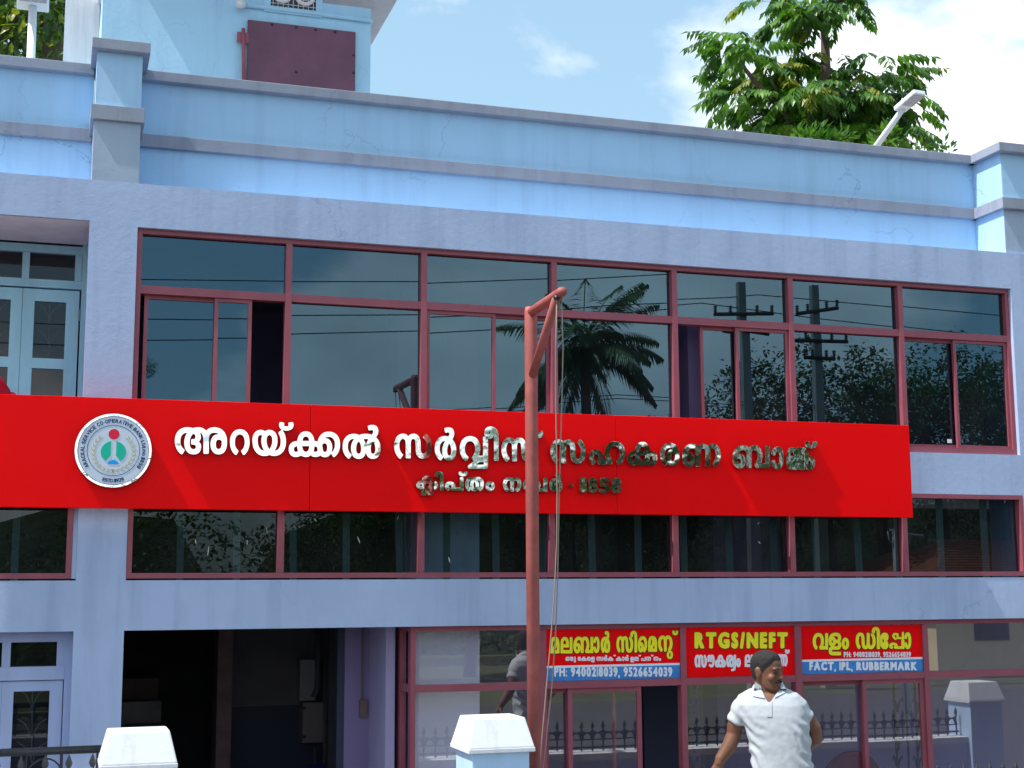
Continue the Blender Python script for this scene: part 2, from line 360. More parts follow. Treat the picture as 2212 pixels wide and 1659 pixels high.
# ---------------------------------------------------------------- windows
random.seed(4)
FD = .05
def hbar(u0, v0, u1, v1, Y): return (X_(u0, v0, Y), X_(u1, v1, Y))
def pane(parent, m, x0, x1, z0, z1, y, tilt=.0022):
    """thin sheet, set a hair out of true like real glazing"""
    cx, cz = (x0+x1)/2, (z0+z1)/2; hx, hz = (x1-x0)/2, (z1-z0)/2
    a, b = random.uniform(-tilt, tilt), random.uniform(-tilt, tilt)*.8
    mb = MB(); f = lambda sx, sz, dy: (sx*hx, sx*hx*a+sz*hz*b+dy, sz*hz)
    mb.add([f(-1, -1, 0), f(1, -1, 0), f(1, 1, 0), f(-1, 1, 0)], [(0, 1, 2, 3)])
    o = link('pane', mb.mesh('pane', m), parent); o.location = (cx, y, cz); return o
def rectframe(name, m, x0, x1, z0, z1, y0, y1, w, parent=None, wb=None):
    wb = wb or w; mb = MB()
    mb.box(x0, x0+w, y0, y1, z0, z1).box(x1-w, x1, y0, y1, z0, z1)
    mb.box(x0+w, x1-w, y0+.001, y1-.001, z1-w, z1).box(x0+w, x1-w, y0+.001, y1-.001, z0, z0+wb)
    return mb.build(name, m, parent)
YF = Y0+.035                                            # face of the maroon frames
# --- upper band
ZU0 = ZM1
UW = bp(rectframe('window', M_MAROON, XB+.002, XC-.002, ZU0+.001, ZH-.001, YF, YF+.085, .034, wb=.05))
zr = zmean(YF, (625, 642), (917, 661), (1457, 691), (1945, 718))   # transom rail centre
mul = [X_(u, v, YF) for u, v in ((624.5, 575), (916, 600), (1197, 620), (1457, 640), (1708, 655), (1945, 665))]
for x in mul: sub(box('mullion', M_MAROON, None, x-.022, x+.022, YF-.004, YF+.08, ZU0+.05, ZH-.036), UW)
edges = [XB+.036]+mul+[XC-.036]
for i in range(7):
    x0 = edges[i]+(.022 if i else 0); x1 = edges[i+1]-(.022 if i < 6 else 0)
    sub(box('transom', M_MAROON, None, x0, x1, YF+.002, YF+.078, zr-.028, zr+.028), UW)
    pane(UW, M_GLU, x0, x1, zr+.028, ZH-.035, YG)
def sash(x0, x1, z0, z1, y, w=.026, parent=UW, m=M_GLU):
    sub(rectframe('sash', M_MAROON, x0, x1, z0, z1, y-.014, y+.014, w), parent); pane(parent, m, x0+w, x1-w, z0+w, z1-w, y)
za, zb = ZU0+.051, zr-.029
def xs(u, v=780): return X_(u, v, YG)
# bays from the left: slider open, fixed, slider, fixed, slider open, fixed, slider
sash(xs(308), xs(468), za, zb, YG+.02); sash(xs(460), xs(541), za, zb, YG-.012)
pane(UW, M_GLU, edges[1]+.022, edges[2]-.022, za, zb, YG)
sash(edges[2]+.024, xs(1069), za, zb, YG-.012); sash(xs(1058), edges[3]-.024, za, zb, YG+.02)
pane(UW, M_GLU, edges[3]+.022, edges[4]-.022, za, zb, YG)
sash(xs(1514), xs(1598), za, zb, YG+.02); sash(xs(1587), edges[5]-.024, za, zb, YG-.012)
pane(UW, M_GLU, edges[5]+.022, edges[6]-.022, za, zb, YG)
sash(edges[6]+.024, xs(2071, 850), za, zb, YG+.02); sash(xs(2060, 850), XC-.037, za, zb, YG-.012)
o = MB().box(X_(2051, 952, YG-.03), X_(2060, 952, YG-.03), YG-.004, YG-.001, Z_(2055, 957, YG), Z_(2055, 949, YG)).build('paper_tag', M_WV, UW)
# --- low band
ZB1 = ZM0
LW = bp(rectframe('window', M_MAROON, XB+.002, XC-.002, ZS, ZB1-.001, Y0-.004, Y0+.085, .034, wb=.036))
mul2 = [X_(u, 1170, Y0) for u in (607, 910.5, 1194, 1461, 1713, 1957)]
ed2 = [XB+.036]+mul2+[XC-.036]
for x in mul2: sub(box('mullion', M_MAROON, None, x-.023, x+.023, Y0+.004, Y0+.08, ZS+.037, ZB1-.036), LW)
for i in range(7): pane(LW, M_GLL, ed2[i]+(.023 if i else 0), ed2[i+1]-(.023 if i < 6 else 0), ZS+.036, ZB1-.035, Y0+.06)
for u in (391, 511, 633, 748, 859, 965, 1070, 1172, 1276, 1377, 1475, 1571, 1669, 1759, 1848, 1937, 2029, 2124):
    yb = Y0+.20; xa = X_(u-8, 1100, yb); xb = X_(u+7, 1100, yb); s = random.uniform(.0, .035)
    MB().add([(xa, yb, ZB1), (xb, yb, ZB1), (xb+s, yb+.01, ZS-.3), (xa+s, yb+.01, ZS-.3), (xa, yb+.004, ZB1), (xb, yb+.004, ZB1), (xb+s, yb+.014, ZS-.3), (xa+s, yb+.014, ZS-.3)],
             [(0, 3, 2, 1), (4, 5, 6, 7), (0, 1, 5, 4), (1, 2, 6, 5), (2, 3, 7, 6), (3, 0, 4, 7)]).build('blind_strip', M_STRIP, LW)
# drips of paint on the glass
for u, v, l in ((422, 1170, 9), (451, 1190, 18), (534, 1172, 10), (575, 1145, 14), (678, 1123, 7), (772, 1166, 13), (861, 1118, 9), (969, 1210, 12), (1638, 1172, 5), (1700, 1168, 4), (2172, 1083, 6), (1640, 1130, 6)):
    p = PX(u, v, Y0+.057); r = random.uniform(.0025, .0045); d = random.uniform(-.02, .02)
    MB().tube([p+Vector((0, 0, l*.0035/2)), p+Vector((d*.5, 0, 0)), p+Vector((d, 0, -l*.0035/2))], [r*.4, r, r*.5], 5).build('paint_drip', M_SPOT, LW, smooth=True)
# left bay of the low band
LW2 = bp(rectframe('window', M_MAROON, XW0, XA-.03, ZS, ZB1-.001, Y0-.003, Y0+.085, .036))
pane(LW2, M_GLL, XA-2.0, XA-.067, ZS+.036, ZB1-.036, Y0+.06)
pane(LW2, M_GLL, XW0+.04, XA-2.0, ZS+.036, ZB1-.036, Y0+.06)
yb = Y0+.20
for u in (37, -80): sub(box('blind_strip', M_STRIP, None, X_(u-8, 1100, yb), X_(u+8, 1100, yb), yb, yb+.004, ZS-.2, ZB1), LW2)
bbox_('wall', M_LILAC, XA-.029, XA-.001, Y0+.004, Y0+.3, ZS, ZM0)
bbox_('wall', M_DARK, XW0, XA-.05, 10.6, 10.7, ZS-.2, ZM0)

# ---------------------------------------------------------------- upstairs door in the left bay
YD = Y0+.73
def uz(u, v, Y): p = PX(u, v, Y); return p.x, p.z
ZD0 = ZM0+.14
D1 = bp(box('door', M_CYAN, None, *[X_(173, 700, YD), XA+.2], YD, YD+.08, ZD0, ZLB))     # right jamb carries the rest
def bar(parent, m, u0, v0, u1, v1, Y, y0, y1, name='rail'):
    a = PX(u0, v0, Y); b = PX(u1, v1, Y); return box(name, m, parent, min(a.x, b.x), max(a.x, b.x), Y+y0, Y+y1, min(a.z, b.z), max(a.z, b.z))
Minv = B.matrix_world
def bar_abs(parent, m, u0, v0, u1, v1, Y, y0, y1, name): return bar(parent, m, u0, v0, u1, v1, Y, y0, y1, name)
# rails and stiles (picture -> plane YD)
xj = X_(173, 700, YD)
zz = lambda v: Z_(110, v, YD)
xx = lambda u: X_(u, 680, YD)
for a, b, nm in ((529, 546, 'head_rail'), (604, 617, 'transom_rail'),): box(nm, M_CYAN, D1, xx(-260), xj, YD+.004, YD+.07, zz(b), zz(a))
box('transom_rail', M_CYAN, D1, xx(-260), xj, YD-.012, YD+.06, zz(622), zz(617.5))
for u0, u1 in ((158, 173), (43, 59), (-70, -56), (-260, -170)): box('transom_stile', M_CYAN, D1, xx(u0), xx(u1)-.0005, YD+.006, YD+.066, zz(603.5), zz(546.5))
box('pane', M_GLD, D1, xx(-170), xx(158), YD+.04, YD+.043, zz(603.5), zz(546.5))
for u0, u1 in ((142, 170), (47.5, 73.5), (22, 46.5), (-75, -44), (-260, -170)): box('door_stile', M_CYAN, D1, xx(u0), xx(u1), YD+.010, YD+.056, ZD0, zz(625))
for a, b in ((625, 651), (774, 796), (930, 1010)):
    for u0, u1 in ((73.5, 142), (-44, 22)): box('door_rail', M_CYAN, D1, xx(u0), xx(u1), YD+.012, YD+.054, zz(b), zz(a))
box('pane', M_GLD, D1, xx(-170), xx(150), YD+.03, YD+.033, zz(930), zz(650))
box('hinge', M_GIRON, D1, xx(169), xx(173), YD-.004, YD+.006, zz(690), zz(665))
for cu in (107, -11):
    mb = MB(); c = lambda u, v: PX(u, v, YD+.042)
    mb.tube([c(cu, 655), c(cu-2, 770)], .004, 5); mb.tube([c(cu-14, 700), c(cu+14, 703)], .003, 5); mb.tube([c(cu-16, 757), c(cu+14, 759)], .003, 5)
    for sgn in (-1, 1):
        for vb in (700, 757):
            mb.tube([c(cu, vb), c(cu+sgn*3, vb-20), c(cu+sgn*12, vb-34), c(cu+sgn*27, vb-44)], .004, 5)
    mb.build('iron_scroll', M_GIRON, D1, smooth=True)
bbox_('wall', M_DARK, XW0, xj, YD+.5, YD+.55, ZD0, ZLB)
bbox_('soffit', M_SOFFIT, XW0, XA, Y0+.02, YD-.002, ZLB-.004, ZLB-.001)
# ---------------------------------------------------------------- downstairs door in the left bay
YE = Y0+.16
D2 = bp(box('door', M_VIOW, None, X_(139, 1450, YE), XA, YE, YE+.08, .03, ZL-.001))
xx2 = lambda u: X_(u, 1500, YE); zz2 = lambda v: Z_(80, v, YE)
xj2 = X_(139, 1450, YE)
zt_ = ZL-.001
box('head_rail', M_VIOW, D2, xx2(-260), xj2, YE+.004, YE+.07, zz2(1387), zt_)
box('transom_rail', M_VIOW, D2, xx2(-260), xj2, YE-.004, YE+.07, zz2(1469), zz2(1440))
for u0, u1 in ((119, 139), (0, 19), (-260, -120)): box('transom_stile', M_VIOW, D2, xx2(u0), xx2(u1)-.0005, YE+.006, YE+.066, zz2(1440), zz2(1387))
box('pane', M_GLD, D2, xx2(-120), xx2(125), YE+.04, YE+.043, zz2(1440), zz2(1387))
for u0, u1 in ((107, 135), (3.5, 29), (-23, 3), (-260, -100)): box('door_stile', M_VIOW, D2, xx2(u0), xx2(u1), YE+.010, YE+.056, .03, zz2(1471))
for u0, u1 in ((29, 107), (-100, -23)):
    box('door_rail', M_VIOW, D2, xx2(u0), xx2(u1), YE+.012, YE+.054, zz2(1493), zz2(1471))
    box('door_rail', M_VIOW, D2, xx2(u0), xx2(u1), YE+.012, YE+.054, .03, .6)
box('pane', M_GLD, D2, xx2(-100), xx2(112), YE+.03, YE+.033, .5, zz2(1490))
mb = MB(); c = lambda u, v: PX(u, v, YE+.042)
mb.tube([c(70, 1495), c(68, 1640)], .004, 5); mb.tube([c(38, 1540), c(103, 1536)], .003, 5)
for sgn in (-1, 1):
    for vb in (1600, 1535, 1650): mb.tube([c(69, vb), c(69+sgn*5, vb-18), c(69+sgn*15, vb-36), c(69+sgn*33, vb-48)], .004, 5)
mb.build('iron_scroll', M_GIRON, D2, smooth=True)
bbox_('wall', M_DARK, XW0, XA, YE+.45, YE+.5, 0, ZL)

# ---------------------------------------------------------------- entrance hall
XH1 = X_(854, 1500, Y0+.36)
YH = 13.2
H0 = XB; z_c = ZL+.02
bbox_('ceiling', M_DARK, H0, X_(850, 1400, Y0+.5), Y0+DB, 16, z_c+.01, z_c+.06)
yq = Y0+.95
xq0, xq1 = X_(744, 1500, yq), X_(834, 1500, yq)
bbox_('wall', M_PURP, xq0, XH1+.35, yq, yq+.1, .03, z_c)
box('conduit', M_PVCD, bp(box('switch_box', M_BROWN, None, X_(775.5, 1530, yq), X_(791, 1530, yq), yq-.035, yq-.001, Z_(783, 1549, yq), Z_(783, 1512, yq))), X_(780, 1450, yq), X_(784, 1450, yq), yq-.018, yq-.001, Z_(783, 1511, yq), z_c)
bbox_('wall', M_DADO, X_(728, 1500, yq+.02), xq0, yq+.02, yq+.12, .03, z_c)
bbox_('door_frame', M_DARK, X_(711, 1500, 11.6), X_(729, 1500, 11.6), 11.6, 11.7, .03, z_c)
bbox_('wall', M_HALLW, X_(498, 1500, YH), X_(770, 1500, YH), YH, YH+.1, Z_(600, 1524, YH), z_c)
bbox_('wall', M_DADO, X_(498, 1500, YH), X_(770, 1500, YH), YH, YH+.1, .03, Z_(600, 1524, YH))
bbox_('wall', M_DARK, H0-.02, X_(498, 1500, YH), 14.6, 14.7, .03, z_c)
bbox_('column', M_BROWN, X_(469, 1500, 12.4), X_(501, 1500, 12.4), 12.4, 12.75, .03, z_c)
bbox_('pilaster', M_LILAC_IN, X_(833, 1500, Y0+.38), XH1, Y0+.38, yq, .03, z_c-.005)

# things standing in the hall
st = thing('staircase', 'dim staircase with pale risers in the dark entrance hall', 'stairs', (X_(300, 1600, 13.4), 13.4, .03))
for k in range(7):
    z = .03+.2*k; y = 12.7+.26*k
    o = box('step', M_CONC if k in (2, 4, 5) else M_BROWN, None, X_(215, 1500, 13)-.1, X_(364+7*(6-k)*.5, 1500, 13), y, y+.28, .031, z+.17)
    o.parent = st; o.matrix_parent_inverse = Matrix.Translation(-st.location)
def tpart(o, t): o.parent = t; o.matrix_parent_inverse = Matrix.Translation(-t.location); return o
yb_ = YH-.2
t = thing('meter_cabinet', 'upper grey electric meter cabinet with a fat pipe on the dark hall wall', 'cabinet', (X_(664, 1470, yb_), YH, Z_(664, 1515, yb_)))
tpart(box('cabinet_body', mat('cabinet_grey', (.30, .32, .33), rough=.5), None, X_(648, 1470, yb_), X_(681, 1470, yb_), yb_, YH-.001, Z_(660, 1514, yb_), Z_(660, 1425, yb_), bevel=.004), t)
tpart(MB().tube([(X_(686, 1400, yb_), yb_-.03, z_c), (X_(686, 1400, yb_), yb_-.03, Z_(686, 1485, yb_)), (X_(676, 1500, yb_), yb_-.03, Z_(676, 1506, yb_))], .028, 10).build('pipe', M_PVCD, None, smooth=True), t)
t = thing('fuse_box', 'lower beige fuse box with conduits on the dark hall wall', 'fuse box', (X_(677, 1560, yb_), YH, Z_(677, 1604, yb_)))
tpart(box('box_body', mat('fusebox_beige', (.26, .23, .22), rough=.55), None, X_(653, 1560, yb_), X_(698, 1560, yb_), yb_-.02, YH-.001, Z_(677, 1604, yb_), Z_(677, 1517, yb_), bevel=.004), t)
for u, v1 in ((678, 1615), (705, 1420), (699, 1400)):
    tpart(MB().tube([(X_(u, 1600, yb_), yb_-.045, .05), (X_(u, 1600, yb_), yb_-.045, Z_(u, v1, yb_))], .014, 8).build('conduit', M_PVCD, None, smooth=True), t)
for vv in (1529, 1591): tpart(box('clasp', M_IRON, None, X_(652, vv, yb_)-.002, X_(660, vv, yb_), yb_-.026, yb_-.021, Z_(656, vv+3, yb_), Z_(656, vv-3, yb_)), t)
t = thing('plastic_drum', 'dark blue plastic drum at the foot of the hall wall', 'drum', (X_(688, 1655, 12.2), 12.2, .03))
zt_d = Z_(688, 1649, 12.2)-.03
MB().lathe([(.0, 0), (.12, 0), (.14, .04), (.14, zt_d*.45), (.146, zt_d*.47), (.146, zt_d*.5), (.14, zt_d*.52), (.14, zt_d-.07), (.10, zt_d-.015), (.0, zt_d)], (0, 0, 0), 20).build('drum_body', mat('blue_plastic', (.01, .04, .2), rough=.35), t, smooth=True)

# ---------------------------------------------------------------- shopfront
YS = Y0+.05; YSG = YS+.04
SF = bp(box('shopfront', M_MAROON, None, X_(887, 1500, YS), X_(2400, 1400, YS), YS, YS+.07, ZL-.037, ZL-.001))   # head rail
def sx(u, v=1420): return X_(u, v, YS)
def sz(u, v): return Z_(u, v, YS)
zR = avg(sz(1106, 1479), sz(1300, 1473), sz(1560, 1469), sz(1860, 1464), sz(2100, 1461))
smul = [(887, 897), (1166, 1180), (1470, 1482), (1717.5, 1731.5), (1995, 2006)]
smx = [(sx(a), sx(b)) for a, b in smul]+[(sx(2330), sx(2342))]
for a, b in smx: box('mullion', M_MAROON, SF, a, b, YS-.004, YS+.07, .03, ZL-.038)
for i in range(5):
    a, b = smx[i][1], smx[i+1][0]
    box('transom', M_MAROON, SF, a, b, YS, YS+.066, zR-.026, zR+.026)
    box('sill', M_MAROON, SF, a, b, YS, YS+.066, .03, .09)
    if i in (0, 4): pane(SF, M_GLS, a, b, zR+.026, ZL-.038, YSG, .001)
    if i in (0, 2, 4): pane(SF, M_GLS, a, b, .09, zR-.026, YSG, .001)
def sash2(a, b, y): sub(rectframe('sash', M_MAROON, a, b, .09, zR-.027, y-.013, y+.013, .034), SF); pane(SF, M_GLS, a+.034, b-.034, .12, zR-.06, y, .001)
sash2(smx[1][1], sx(1239, 1550), YSG+.03); sash2(sx(1229, 1550), sx(1388, 1550), YSG-.012)
box('sash_stile', M_MAROON, SF, sx(1331, 1550), sx(1337, 1550), YSG+.02, YSG+.045, .1, zR-.06)
sash2(smx[3][1], sx(1879, 1550), YSG+.03); sash2(sx(1868, 1550), smx[4][0]-.002, YSG-.012)
# side return of the shopfront beside the entrance
yr1 = YS+.30; xr = (smx[0][0]+smx[0][1])/2
for z0, z1, nm in ((ZL-.037, ZL-.002, 'head_rail'), (zR-.026, zR+.026, 'transom'), (.03, .09, 'sill')): box(nm, M_MAROON, SF, xr-.02, xr+.02, YS+.071, yr1, z0, z1)
box('mullion', M_MAROON, SF, xr-.022, xr+.022, yr1, yr1+.07, .03, ZL-.002)
for z0, z1 in ((.09, zR-.026), (zR+.026, ZL-.037)):
    me = MB().add([(xr, YS+.071, z0), (xr, yr1, z0), (xr, yr1, z1), (xr, YS+.071, z1)], [(0, 1, 2, 3)]).mesh('pane', M_GLS); link('pane', me, SF)
# shop interior
xp0, xp1 = X_(905, 1500, YS+.16), X_(1036, 1500, YS+.16)
bbox_('room_column', M_COLW, xr+.06, xp1, YS+.16, YS+.7, .03, ZM0)
bbox_('wall', M_LILAC_IN, XH1+.36, XC+3, 13.0, 13.1, .03, ZM0+.02)
bbox_('wall', M_PURP, XH1+.30, XH1+.36, yq+.1, 13, .03, ZM0+.02)
bbox_('room_column', M_PURP, X_(1552, 1600, 11.6), X_(1700, 1600, 11.6), 11.6, 11.9, .03, ZM0+.02)
bbox_('dim_interior_sheet', M_DADO, X_(1392, 1600, 11.0), X_(1480, 1600, 11.0), 11.0, 11.05, .03, ZL+.1)  # upright dark blue sheet stands in for the dim interior behind the open sash

# ---------------------------------------------------------------- stair tower on the roof
YT = 12.6
xt0, xt1 = X_(218, 100, YT), X_(800.5, 100, YT)
zte = 7.75
TW = bbox_('stair_tower', M_TOWER, xt0, xt1, YT, YT+3.2, ZT-.03, zte)
sub(box('hatch', M_HATCH, None, X_(533, 120, YT), X_(766.5, 120, YT), YT-.03, YT-.001, ZT, avg(Z_(533, 44, YT), Z_(766, 72, YT)), bevel=.004), TW)
sub(box('hatch_latch', M_MAROON, None, X_(511, 80, YT), X_(536, 80, YT), YT-.04, YT-.031, Z_(523, 95, YT), Z_(523, 73, YT)), TW)
sub(MB().tube([(X_(524, 70, YT), YT-.05, Z_(524, 66, YT)), (X_(526, 170, YT), YT-.05, Z_(526, 190, YT))], .018, 8).build('hatch_bar', M_MAROON, None, smooth=True), TW)
for u, v in ((588, 53), (640, 59), (682, 64), (724, 69), (764, 119), (764, 157), (640, 155)):
    p = PX(u, v, YT-.03); sub(MB().lathe([(.0, -.012), (.012, -.008), (.012, .008), (0, .012)], p, 6).build('hatch_bolt', M_IRON, None), TW)
# jali vent
vx0, vx1 = X_(584, 8, YT), X_(682, 15, YT); vz0 = Z_(632, 19, YT); vz1 = vz0+.5
sub(rectframe('vent', M_TOWER, vx0-.06, vx1+.06, vz0-.06, vz1+.06, YT-.02, YT-.0015, .06), TW)
sub(box('vent_dark_plate', M_IRON, None, vx0, vx1, YT-.006, YT-.002, vz0, vz1), TW)  # flat black plate on the wall stands in for the dark inside the vent
mb = MB(); w = vx1-vx0
for i in range(2):
    for k in range(2):
        cx, cz = vx0+w*(.25+.5*i), vz0+.14+.24*k
        ring = [Vector((cx+.085*math.cos(a), YT-.012, cz+.085*math.sin(a))) for a in [2*math.pi*j/16 for j in range(17)]]
        mb.tube(ring, .02, 6)
for i in range(9): x = vx0+w*(i+.5)/9; mb.tube([(x, YT-.010, vz0), (x, YT-.010, vz1)], .004, 4)
for k in range(8): z = vz0+.5*(k+.5)/8; mb.tube([(vx0, YT-.010, z), (vx1, YT-.010, z)], .004, 4)
sub(mb.build('vent_grille', M_SOFFIT, None, smooth=True), TW)
sub(MB().tube([PX(528, 11, YT-.02), PX(660, 27, YT-.02), PX(799, 45, YT-.02), PX(802, 47, YT+.1)], .02, 8).build('conduit', M_TOWER, None, smooth=True), TW)
sub(MB().tube([PX(519, 8, YT-.1), PX(523, 9, YT-.04), PX(529, 11, YT-.02)], [.045, .04, .02], 10).build('conduit_elbow', M_LAMP, None, smooth=True), TW)
# eave slab: its right edge runs back into the depth
ya = YT; xe = X_(858, 0, YT+.9); ze = Z_(858, 0, YT+.9)
sub(box('eave', M_SOFFIT, None, xt0-.02, xe, YT-.7, YT+4, ze, ze+.12), TW)
# lighter shaft behind the tower's left side
bbox_('shaft', M_WHITE, X_(139, 60, 14.5), X_(214, 60, 14.5), 14.5, 16.5, ZT-.03, 8.4)

# ================================================================ LETTERING (distance fields, so strokes may cross)
_lp = {}
def loops_of(ch):
    if ch in _lp: return _lp[ch]
    c = bpy.data.curves.new('g', 'FONT'); c.body = ch; c.size = 1
    o = bpy.data.objects.new('g', c); COL.objects.link(o); bpy.context.view_layer.update()
    cv = o.to_curve(bpy.context.evaluated_depsgraph_get()); out = []
    for s in cv.splines:
        b = s.bezier_points; n = len(b); pts = []
        if n < 2: continue
        for i in range(n):
            p0, p1, p2, p3 = b[i].co, b[i].handle_right, b[(i+1) % n].handle_left, b[(i+1) % n].co
            for k in range(4):
                t = k/4; w_ = 1-t; p = p0*w_**3+p1*3*w_*w_*t+p2*3*w_*t*t+p3*t**3; pts.append((p.x, p.y))
        out.append(np.array(pts))
    o.to_curve_clear(); bpy.data.objects.remove(o); bpy.data.curves.remove(c); _lp[ch] = out
    return out
def sdf(loops, gx, gy):
    """signed distance (inside > 0, non-zero winding) of closed loops on a grid"""
    P = np.stack(np.meshgrid(gx, gy), -1).reshape(-1, 2); dmin = np.full(len(P), 1e9); wn = np.zeros(len(P), int)
    for L in loops:
        A = L; Bq = np.roll(L, -1, 0)
        for a, b in zip(A, Bq):
            d = b-a; l2 = d@d
            if l2 < 1e-12: continue
            t = np.clip(((P-a)@d)/l2, 0, 1); dd = np.hypot(*(P-a-t[:, None]*d).T); np.minimum(dmin, dd, out=dmin)
            side = d[0]*(P[:, 1]-a[1])-d[1]*(P[:, 0]-a[0])
            wn += ((a[1] <= P[:, 1]) & (b[1] > P[:, 1]) & (side > 0)).astype(int)-((a[1] > P[:, 1]) & (b[1] <= P[:, 1]) & (side < 0)).astype(int)
    return np.where(wn != 0, dmin, -dmin).reshape(len(gy), len(gx))
def stroke_field(pts, r, gx, gy):
    P = np.stack(np.meshgrid(gx, gy), -1).reshape(-1, 2); dmin = np.full(len(P), 1e9)
    for a, b in zip(pts[:-1], pts[1:]):
        a = np.array(a, float); d = np.array(b, float)-a; l2 = max(d@d, 1e-9); t = np.clip(((P-a)@d)/l2, 0, 1)
        np.minimum(dmin, np.hypot(*(P-a-t[:, None]*d).T), out=dmin)
    return (r-dmin).reshape(len(gy), len(gx))
def contours(Fd, gx, gy):
    H, W = Fd.shape; seg = {}
    def pt(i, j, k, l):
        a, b = Fd[j, i], Fd[l, k]; t = a/(a-b); return (gx[i]+(gx[k]-gx[i])*t, gy[j]+(gy[l]-gy[j])*t)
    pos = {}
    ins = Fd > 0
    cnt = ins[:-1, :-1].astype(int)+ins[:-1, 1:]+ins[1:, :-1]+ins[1:, 1:]
    for j, i in np.argwhere((cnt > 0) & (cnt < 4)).tolist():
        if True:
            c = (ins[j, i], ins[j, i+1], ins[j+1, i+1], ins[j+1, i])
            e = [('h', i, j), ('v', i+1, j), ('h', i, j+1), ('v', i, j)]
            cut = [c[0] != c[1], c[1] != c[2], c[2] != c[3], c[3] != c[0]]
            for kk in range(4):
                if cut[kk] and e[kk] not in pos:
                    t_, a, b = e[kk]; pos[e[kk]] = pt(a, b, a+1, b) if t_ == 'h' else pt(a, b, a, b+1)
            idx = [kk for kk in range(4) if cut[kk]]
            if len(idx) == 2: prs = [(idx[0], idx[1])]
            else: prs = [(0, 1), (2, 3)] if (c[1] == (Fd[j:j+2, i:i+2].mean() <= 0)) else [(3, 0), (1, 2)]
            for a, b in prs: seg.setdefault(e[a], []).append(e[b]); seg.setdefault(e[b], []).append(e[a])
    out = []; seen = set()
    for k0 in seg:
        if k0 in seen: continue
        loop = [k0]; seen.add(k0); cur = k0
        while True:
            nx = [x for x in seg[cur] if x not in seen]
            if not nx: break
            cur = nx[0]; seen.add(cur); loop.append(cur)
        if len(loop) > 5: out.append([pos[x] for x in loop])
    return out
def simplify(pts, tol):
    n = len(pts)
    if n < 12: return pts
    def dp(a, b):
        if b <= a+1: return []
        p, r = pts[a], pts[b % n]; dx, dy = r[0]-p[0], r[1]-p[1]; l = math.hypot(dx, dy) or 1e-9; best, bi = -1, a
        for i in range(a+1, b):
            s = pts[i % n]; d = abs(dx*(s[1]-p[1])-dy*(s[0]-p[0]))/l
            if d > best: best, bi = d, i
        if best < tol: return []
        return dp(a, bi)+[bi]+dp(bi, b)
    h = n//2; idx = [0]+dp(0, h)+[h]+dp(h, n); return [pts[i % n] for i in idx]
def glyph_mesh(name, parts, bold, step, mapf, y_front, y_back, m, tol=None):
    """parts: ('g', char, x0, x1, y0, y1[, 'm']) or ('s', points, radius), in picture-crop units with y down"""
    bb = []
    for p in parts:
        if p[0] == 'g': bb += [(p[2], p[4]), (p[3], p[5])]
        else: bb += [(x-p[2], y-p[2]) for x, y in p[1]]+[(x+p[2], y+p[2]) for x, y in p[1]]
    x0, x1 = min(b[0] for b in bb)-2*step, max(b[0] for b in bb)+2*step; y0, y1 = min(b[1] for b in bb)-2*step, max(b[1] for b in bb)+2*step
    gx = np.arange(x0, x1+step, step); gy = np.arange(y0, y1+step, step); Fd = None
    for p in parts:
        if p[0] == 'g':
            L = loops_of(p[1])
            if not L: continue
            a = np.concatenate(L); mn, mx = a.min(0), a.max(0); LL = []
            for l in L:
                u = (l[:, 0]-mn[0])/max(mx[0]-mn[0], 1e-6); v = (l[:, 1]-mn[1])/max(mx[1]-mn[1], 1e-6)
                if len(p) > 6: u = 1-u
                LL.append(np.stack([p[2]+bold+u*(p[3]-p[2]-2*bold), p[5]-bold-v*(p[5]-p[4]-2*bold)], 1))
            f = sdf(LL, gx, gy)+bold
        else: f = stroke_field(p[1], p[2], gx, gy)
        Fd = f if Fd is None else np.maximum(Fd, f)
    if Fd is None: return None
    Ls = [simplify(l, tol or step*.12) for l in contours(Fd, gx, gy)]
    Ls = [l for l in Ls if len(l) > 2]
    if not Ls: return None
    flat = [p for l in Ls for p in l]; n = len(flat)
    tris = tessellate_polygon([[Vector((p[0], -p[1], 0)) for p in l] for l in Ls])
    fr = [mapf(p[0], p[1], y_front) for p in flat]; bk = [mapf(p[0], p[1], y_back) for p in flat]
    fs = []
    for t in tris:
        a, b, c = [flat[i] for i in t]; ar = (b[0]-a[0])*(c[1]-a[1])-(b[1]-a[1])*(c[0]-a[0])
        if abs(ar) < 1e-9: continue
        fs.append(tuple(t) if ar < 0 else tuple(reversed(t)))      # facing the street (-Y)
    k = 0
    for l in Ls:
        for i in range(len(l)): a = k+i; b = k+(i+1) % len(l); fs.append((a, b, b+n, a+n))
        k += len(l)
    me = bpy.data.meshes.new(name); me.from_pydata([tuple(p) for p in fr+bk], [], fs); me.update(); me.materials.append(m)
    bm = bmesh.new(); bm.from_mesh(me); bmesh.ops.recalc_face_normals(bm, faces=[f for f in bm.faces if len(f.verts) == 4]); bm.to_mesh(me); bm.free()
    return me
def crop(ox, oy, srcw):                                    # crop of the photograph enlarged to 2212 px -> plane at depth yp
    k = srcw/2212*.548611; ox *= .548611; oy *= .548611
    return lambda yp: (lambda cx, cy, y: (lambda p: Vector((p.x, y, p.z)))(PX(ox+cx*k, oy+cy*k, yp)))

